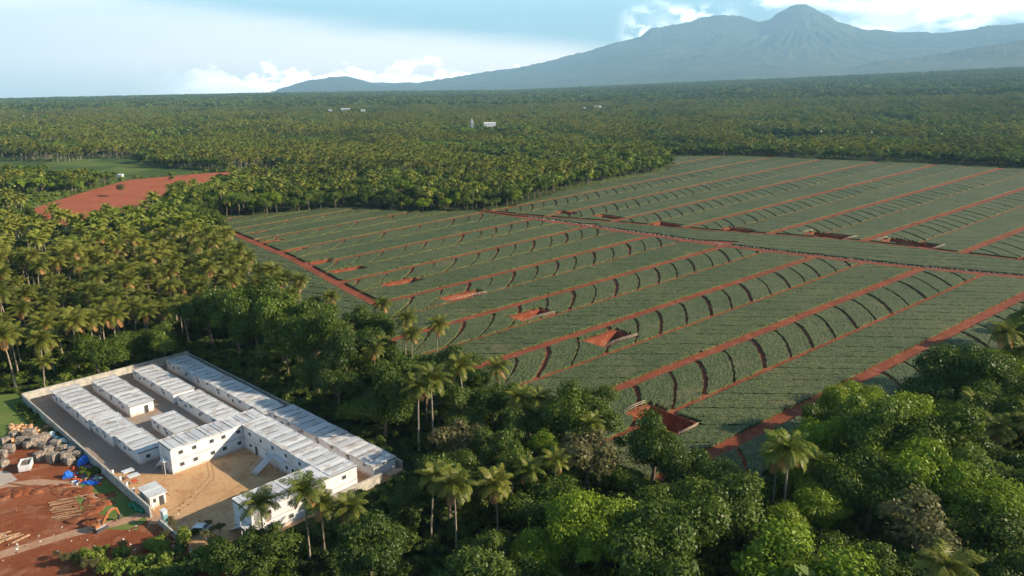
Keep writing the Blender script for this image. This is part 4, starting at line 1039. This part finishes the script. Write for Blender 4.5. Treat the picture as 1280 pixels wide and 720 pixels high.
def in_view(X, Y, h, m=40):
    px, py = to_px(X, Y, h); _, pb = to_px(X, Y, 0 * h)
    return (px > -m) & (px < 1280 + m) & (py < 720 + m * .4) & (Y > 20)
# near belt: up to about 560 m
X, Y = jitter_grid(-560, 560, 55, 600, 5.6); r = np.hypot(X, Y)
az_ = np.degrees(np.arctan2(X, Y)); k = usable(X, Y, 2.5) & (r < 600) & (np.abs(az_) < 52) & (r > 72)
X, Y = X[k], Y[k]
pl = is_palm(X, Y)
occ = np.array(placed); ok = np.ones(len(X), bool); order = np.argsort(np.hypot(X, Y))
X, Y, pl = X[order], Y[order], pl[order]
kp = []; acc = [tuple(q) for q in placed]
A0 = np.zeros((len(X) + len(acc) + 1, 3)); A0[:len(acc)] = np.array(acc); na = len(acc)
for i in range(len(X)):
    rad = 3.0 if pl[i] else 4.7
    d = np.hypot(A0[:na, 0] - X[i], A0[:na, 1] - Y[i])
    if (d < (A0[:na, 2] + rad) * .78).any(): continue
    A0[na] = (X[i], Y[i], rad); na += 1; kp.append(i)
X, Y, pl = X[kp], Y[kp], pl[kp]
vis = in_view(X, Y, 10.0)
rest = {'palm': [], 'tree': []}; cnt = {'palm': 0, 'tree': 0}
n_palm0 = sum(1 for o in C.objects if o.name.startswith('coconut_palm')); n_tree0 = len(BL)
LBL = {('palm', 'g'): ('coconut palm with yellow green fronds in the grove left of the field', 'palms of the left grove'),
       ('palm', 'b'): ('coconut palm standing up among dark broadleaf trees of the near belt', 'palms among the near broadleaf trees'),
       ('palm', 'f'): ('coconut palm in the wood behind the near half of the field', 'palms behind the field')}
def region(x, y):
    px, py = to_px(x, y, 10.0)
    if px > 930: return 'r'
    if py > 600: return 'b'
    return 'm' if px > 240 or py > 380 else 'g'
def zone(x, y):
    px, py = to_px(x, y, 10.0)
    if px > 930: return 'at the right frame edge beside the field' if px > 1180 else 'in the wood right of the shaded field road' if py < 620 else 'in the bottom right wood round the large dry palm'
    if py > 600: return 'in the wood at the bottom, left of the big feathery tree' if px < 700 else 'in the wood at the bottom, below the nearest pit'
    if px > 240 or py > 380:
        if px < 240: return 'between the palm grove and the end wall of the compound'
        if px < 420: return 'in the dark belt straight behind the forest edge cabins' if py > 400 else 'where the palm grove meets the left corner of the field'
        if px < 560: return 'in the dark belt between the cabins and the field road end'
        return 'in the dark belt left of the nearest red pit'
    if py < 290: return 'at the far rim of the left grove under the red clearing'
    if px < 80: return 'at the left frame side of the palm grove'
    return 'in the middle of the palm grove left of the field' if py < 340 else 'at the near side of the palm grove above the cabins'
TL = {'r': 'r', 'b': 'b', 'm': 'm', 'g': 'g'}
TN = {'mango': 'dense dark green tree ', 'wood': 'mid green broadleaf tree ', 'light': 'bright feathery tree ', 'brown': 'thin brownish tree '}
for i in range(len(X)):
    px, py = to_px(X[i], Y[i], 10.0)
    shade_row = [h for h in HERO if abs(px - h[0]) < 34 and -6 < py - h[1] < 95]
    if (shade_row and pl[i]) or (pl[i] and py > 625): continue
    if pl[i]:
        if vis[i] and cnt['palm'] + n_palm0 < 300:
            g = region(X[i], Y[i]); kk = 'g' if g == 'g' else 'b'
            plant('palm', X[i], Y[i], random.uniform(.72, 1.22), 'coconut palm ' + zone(X[i], Y[i]), 'palms ' + zone(X[i], Y[i])); cnt['palm'] += 1
        else: rest['palm'].append((X[i], Y[i]))
    else:
        g = region(X[i], Y[i]); u = random.random()
        kd = 'mango' if u < .45 else 'wood' if u < .86 else 'light' if u < .95 else 'brown'
        if g == 'r' and random.random() < .25: kd = 'light'
        if vis[i] and cnt['tree'] + n_tree0 < 295:
            s = random.uniform(.7, 1.2) if g in 'mg' else random.uniform(.75, 1.5)
            plant(kd, X[i], Y[i], (s * random.uniform(.85, 1.2), s * random.uniform(.85, 1.2), s * (random.uniform(.75, 1.25) if not shade_row else .55)), TN[kd] + zone(X[i], Y[i]), kd.replace('light', 'feathery').replace('wood', 'broadleaf') + ' trees ' + zone(X[i], Y[i])); cnt['tree'] += 1
        else: rest['tree'].append((X[i], Y[i]))
print('single', cnt, 'rest', {k: len(v) for k, v in rest.items()})
# mid: 600 .. 1500 m, far: .. 9000 m
def fill(r0, r1, s, amax=50):
    X, Y = jitter_grid(-r1 * .8, r1 * .8, r0 * .55, r1, s); r = np.hypot(X, Y); a = np.degrees(np.arctan2(X, Y))
    k = (r >= r0) & (r < r1) & (np.abs(a) < amax); X, Y = X[k], Y[k]; k = usable(X, Y, 3); X, Y = X[k], Y[k]
    return X, Y
X1, Y1 = fill(600, 1500, 8.2, 44); p1 = is_palm(X1, Y1)
X2, Y2 = fill(1500, 3600, 12.5, 42); p2 = is_palm(X2, Y2)
X3, Y3 = fill(3600, 8800, 33, 41); p3 = is_palm(X3, Y3)
def open_k(X, Y, f, lo=.60): return fbm(X / 260 + 9, Y / 160, 3, 21) < lo
def sc_(name, XX, YY, src, s0, s1):
    XX = np.array(XX); YY = np.array(YY); n = len(XX); scatter(name, np.stack([XX, YY, terrain(XX, YY)], -1), rng.random(n) * 6.28, rng.uniform(s0, s1, n), src); return n
rp = np.array(rest['palm']).reshape(-1, 2); rt = np.array(rest['tree']).reshape(-1, 2)
k1 = open_k(X1, Y1, 0); k2 = open_k(X2, Y2, 0)
a1 = sc_('palm_forest', np.concatenate([rp[:, 0], X1[p1 & k1]]), np.concatenate([rp[:, 1], Y1[p1 & k1]]), SRC['palm_mid'], .7, 1.3)
a2 = sc_('woodland', np.concatenate([rt[:, 0], X1[~p1 & k1]]), np.concatenate([rt[:, 1], Y1[~p1 & k1]]), SRC['tree_mid'], .65, 1.5)
a3 = sc_('far_palm_forest', X2[p2 & k2], Y2[p2 & k2], SRC['palm_far'], .9, 1.7)
a4 = sc_('far_woodland', X2[~p2 & k2], Y2[~p2 & k2], SRC['tree_far'], .8, 2.2)
a5 = sc_('distant_forest', X3, Y3, SRC['tree_far'], 2.0, 4.0)
X5, Y5 = jitter_grid(-420, -200, 440, 860, 6.0)
k5 = inpoly(X5, Y5, MEADOW) | ((inpoly(X5 + 7, Y5, RED) | inpoly(X5 - 7, Y5, RED) | inpoly(X5, Y5 + 9, RED) | inpoly(X5, Y5 - 9, RED)) & (rng.random(len(X5)) < .8)) ^ (inpoly(X5, Y5, RED) & (rng.random(len(X5)) < .985))
k5 &= ~inpoly(X5, Y5, RED) | (rng.random(len(X5)) < .02)
sc_('clearing_scrub', X5[k5], Y5[k5], [joined('scrub_source', *x) for x in KIND['shrub']], .6, 1.8)
# undergrowth in the near belt
X4, Y4 = jitter_grid(-330, 330, 70, 420, 4.4); r = np.hypot(X4, Y4); a = np.degrees(np.arctan2(X4, Y4))
k = (np.abs(a) < 46) & (r > 75) & (r < 430)
U = X4 * math.sin(TU) + Y4 * math.cos(TU); Vv = X4 * math.cos(TU) - Y4 * math.sin(TU)
k &= ~inpoly(U + 2, Vv, FIELD) & ~inpoly(U, Vv - 2, FIELD) & ~inpoly(U, Vv, FIELD) & ~inpoly(X4, Y4, [A_(-221.5, 43), A_(-221.5, 93.5), A_(-111.5, 93.5), A_(-111, 36)]) & ~inpoly(X4, Y4, LOTX) & ~inpoly(X4, Y4, RED)
a6 = sc_('undergrowth', X4[k], Y4[k], SRC['under'], .5, 1.3)
print('scatter', a1, a2, a3, a4, a5, a6)

# ---------------------------------------------------------------- mountain
def ridge_elev(px, py):
    a = (px - 640) / FOC; b = (360 - py) / FOC; dy = cp + b * sp; dz = -sp + b * cp; return math.degrees(math.atan2(a, dy)), dz / math.hypot(a, dy)
def hill(name, prof, r0, D, r1, amp, seed, summit=None):
    E = [ridge_elev(*p) for p in prof]; azs = np.array([e[0] for e in E]); tn = np.array([e[1] for e in E])
    na, nr = 1000, 150
    A = np.linspace(azs[0], azs[-1], na); rad = np.concatenate([np.linspace(r0, D, nr - 25), np.linspace(D, r1, 26)[1:]]); AA, RR = np.meshgrid(np.radians(A), rad, indexing='ij')
    X = RR * np.sin(AA); Y = RR * np.cos(AA); zt = terrain(X, Y); sm_ = np.interp(np.degrees(AA), azs, np.convolve(np.pad(np.interp(A, azs, tn), 45, 'edge'), np.ones(91) / 91, 'valid')[np.searchsorted(A, azs).clip(0, na - 1)])
    raw = np.interp(np.degrees(AA), azs, tn) + .0034 * (fbm(np.degrees(AA) * 2.6, 0 * AA + seed, 6, 5) - .47); ql = np.clip((RR - r0) / (D - r0), 0, 1) ** 5
    top = CAM_H + D * (sm_ * (1 - ql) + raw * ql)
    base_top = terrain(D * np.sin(AA), D * np.cos(AA)); ext = np.maximum(top - base_top, -30)
    q = np.clip((RR - r0) / (D - r0), 0, 1); back = np.clip((RR - D) / (r1 - D), 0, 1)
    g = q ** 2.0 * (1 - back) ** 1.5
    sx, sy = summit; ts = np.arctan2(X - sx, Y - sy); rs = np.hypot(X - sx, Y - sy)
    rav = np.abs(fbm(ts * 6 + 40 + 1.2 * fbm(X / 2600, Y / 2600, 3, 77), rs / 4500, 4, seed) - .47) * 2 + .6 * np.abs(fbm(ts * 24 + 10, rs / 2600, 3, seed + 9) - .44)
    nz = (fbm(X / 1600, Y / 1600, 5, seed + 3) - .47)
    rav = rav * np.clip(rs / 4500, 0.25, 1)
    Z = zt + ext * g * (1 - amp * rav * (1 - .75 * np.clip(q - .9, 0, .1) * 10) * (1 - q ** 8 * .6)) + nz * ext * .16 * g - 6
    idx = np.arange(X.size).reshape(X.shape); F = np.stack([idx[:-1, :-1], idx[1:, :-1], idx[1:, 1:], idx[:-1, 1:]], -1).reshape(-1, 4)[:, ::-1]
    return np.stack([X, Y, Z], -1).reshape(-1, 3), F
def _mtn(T, b):
    n1 = T.noise(T.pos, .0004, 6, .6); n2 = T.noise(T.pos, .002, 6, .65)
    c = T.mix(T.ramp(n1, .36, .62), (.030, .050, .022), (.075, .095, .04)); c = T.mix(T.math('MULTIPLY', T.ramp(n2, .5, .68), .6), c, (.11, .12, .06))
    setc(T, c); b.inputs['Roughness'].default_value = .95; bump(T, n2, .9, 160)
M['mtn'] = mat('mountain_forest', _mtn)
PROF = [(330, 117), (350, 111), (372, 103), (400, 97), (430, 94), (448, 99), (470, 103), (520, 103), (560, 97), (600, 92), (650, 83), (700, 73), (740, 62), (770, 52), (800, 45), (812, 35), (830, 33), (850, 31), (870, 26), (890, 21), (905, 20), (920, 22),
        (950, 28), (964, 22), (976, 15), (986, 10), (996, 7), (1008, 8), (1020, 13), (1035, 18), (1055, 24), (1080, 32), (1120, 38), (1150, 40), (1180, 42), (1205, 38), (1240, 33), (1280, 28), (1330, 30), (1400, 42), (1500, 60), (1650, 85)]
sm = ridge_elev(1000, 8); summit = (28000 * math.sin(R(sm[0])), 28000 * math.cos(R(sm[0])))
V, F = hill('mountain', PROF, 9000, 28000, 33500, .30, 5, summit)
tag(link('mountain', np_mesh('mountain', V, F, smooth=True), M['mtn']), kind='structure')
PROF2 = [(960, 100), (1040, 88), (1100, 76), (1150, 70), (1205, 61), (1280, 51), (1350, 46), (1450, 60), (1600, 90)]
V, F = hill('foothill', PROF2, 8500, 17000, 21000, .35, 15, (21000 * math.sin(R(33)), 21000 * math.cos(R(33))))
tag(link('foothill', np_mesh('foothill', V, F, smooth=True), M['mtn']), kind='structure')

# ---------------------------------------------------------------- buildings far off in the forest
def shed(px, py, L, W, H, rz, label, roofm='white', lift=5.0, group='pale roofs far off in the forest', z0=None):
    z0 = z0 if z0 is not None else (16 if lift > 5 else 6); lift = lift * 1.9 if lift > 5 else lift
    X, Y = P(px, py, z0); z = float(terrain(X, Y)); r = empty('far_building', (X, Y, z), rz, label, 'building', group)
    m = MB(); m.box((0, 0, (H + lift) / 2), (L, W, H + lift)); m.build('wall', M['white'], r)
    m = MB(); h = H + lift
    m.add([(-L / 2 - .6, -W / 2 - .6, h), (L / 2 + .6, -W / 2 - .6, h), (L / 2 + .6, 0, h + W * .2), (-L / 2 - .6, 0, h + W * .2), (-L / 2 - .6, W / 2 + .6, h), (L / 2 + .6, W / 2 + .6, h)],
          [(0, 1, 2, 3), (3, 2, 5, 4), (0, 3, 4), (1, 5, 2), (0, 4, 5, 1)]); m.build('roof', M[roofm], r)
shed(612, 159, 26, 13, 7, .2, 'pale domed hall roof in the forest right of the white steeple', lift=9)
X, Y = P(590, 158, 18); r = empty('steeple', (X, Y, float(terrain(X, Y))), 0, 'thin white steeple beside the pale hall roof in the forest', 'steeple', sc=.95)
m = MB(); m.box((0, 0, 14), (6, 6, 28)); m.build('tower', M['white'], r); m = MB(); m.box((0, 0, 33), (6.4, 6.4, 10), taper=.05); m.build('spire', M['white'], r)
shed(432, 143, 34, 12, 6, .1, 'long white roof in the forest left of the steeple', lift=8); shed(413, 144, 12, 10, 6, .1, 'short white roof beside the long white roof', lift=8); shed(454, 144, 16, 10, 6, .1, 'small white roof right of the long white roof', lift=8)
shed(87, 136, 40, 14, 8, 0, 'faint white roof near the left horizon', lift=9); shed(30, 187, 44, 8, 5, .15, 'long pale roof in the forest at the left frame edge', lift=4); shed(148, 220, 9, 4, .5, .0, 'pale shed at the far edge of the ploughed red field', lift=2, z0=1)
shed(912, 136, 22, 12, 7, .2, 'small white roof in the forest beyond the far field edge', lift=8); shed(747, 143, 26, 12, 7, .2, 'pale roof in the forest below the mountain flank', lift=8); shed(730, 144, 10, 10, 7, .2, 'smaller pale roof left of the pale roof below the mountain flank', lift=8); shed(648, 115, 60, 30, 12, 0, 'white roof near the horizon under the mountain flank', lift=10); shed(564, 120, 60, 30, 10, 0, 'faint roof near the horizon left of the mountain', lift=10)
X, Y = P(1105, 555, 4); r = empty('red_roof_hut', (X, Y, 0), .3, 'small hut with a rusty red roof among the trees at the right', 'hut')
m = MB(); m.box((0, 0, 2), (5, 4, 4)); m.build('wall', M['wallconc'], r)
m = MB(); m.add([(-3, -2.6, 4), (3, -2.6, 4), (3, 0, 5.2), (-3, 0, 5.2), (-3, 2.6, 4), (3, 2.6, 4)], [(0, 1, 2, 3), (3, 2, 5, 4), (0, 3, 4), (1, 5, 2), (0, 4, 5, 1)]); m.build('roof', M['redpl'], r)

# ---------------------------------------------------------------- haze
hz = bpy.data.materials.new('haze_air'); hz.use_nodes = True; T = NT(hz.node_tree); T.n.clear()
ho = T.node('ShaderNodeOutputMaterial'); pv = T.node('ShaderNodeVolumePrincipled'); T.l.new(pv.outputs[0], ho.inputs['Volume'])
pv.inputs['Color'].default_value = (.36, .68, 1.0, 1); pv.inputs['Density'].default_value = HAZE_DENSITY; pv.inputs['Anisotropy'].default_value = 0.0
hz.cycles.homogeneous_volume = True if hasattr(hz, 'cycles') and hasattr(hz.cycles, 'homogeneous_volume') else None
top = 3850.0
m = MB(); m.box((0, 0, (top - 40) / 2), (70000, 70000, top + 40))
hzo = m.build('haze', hz); tag(hzo, kind='stuff')
print('objects', len(bpy.data.objects))
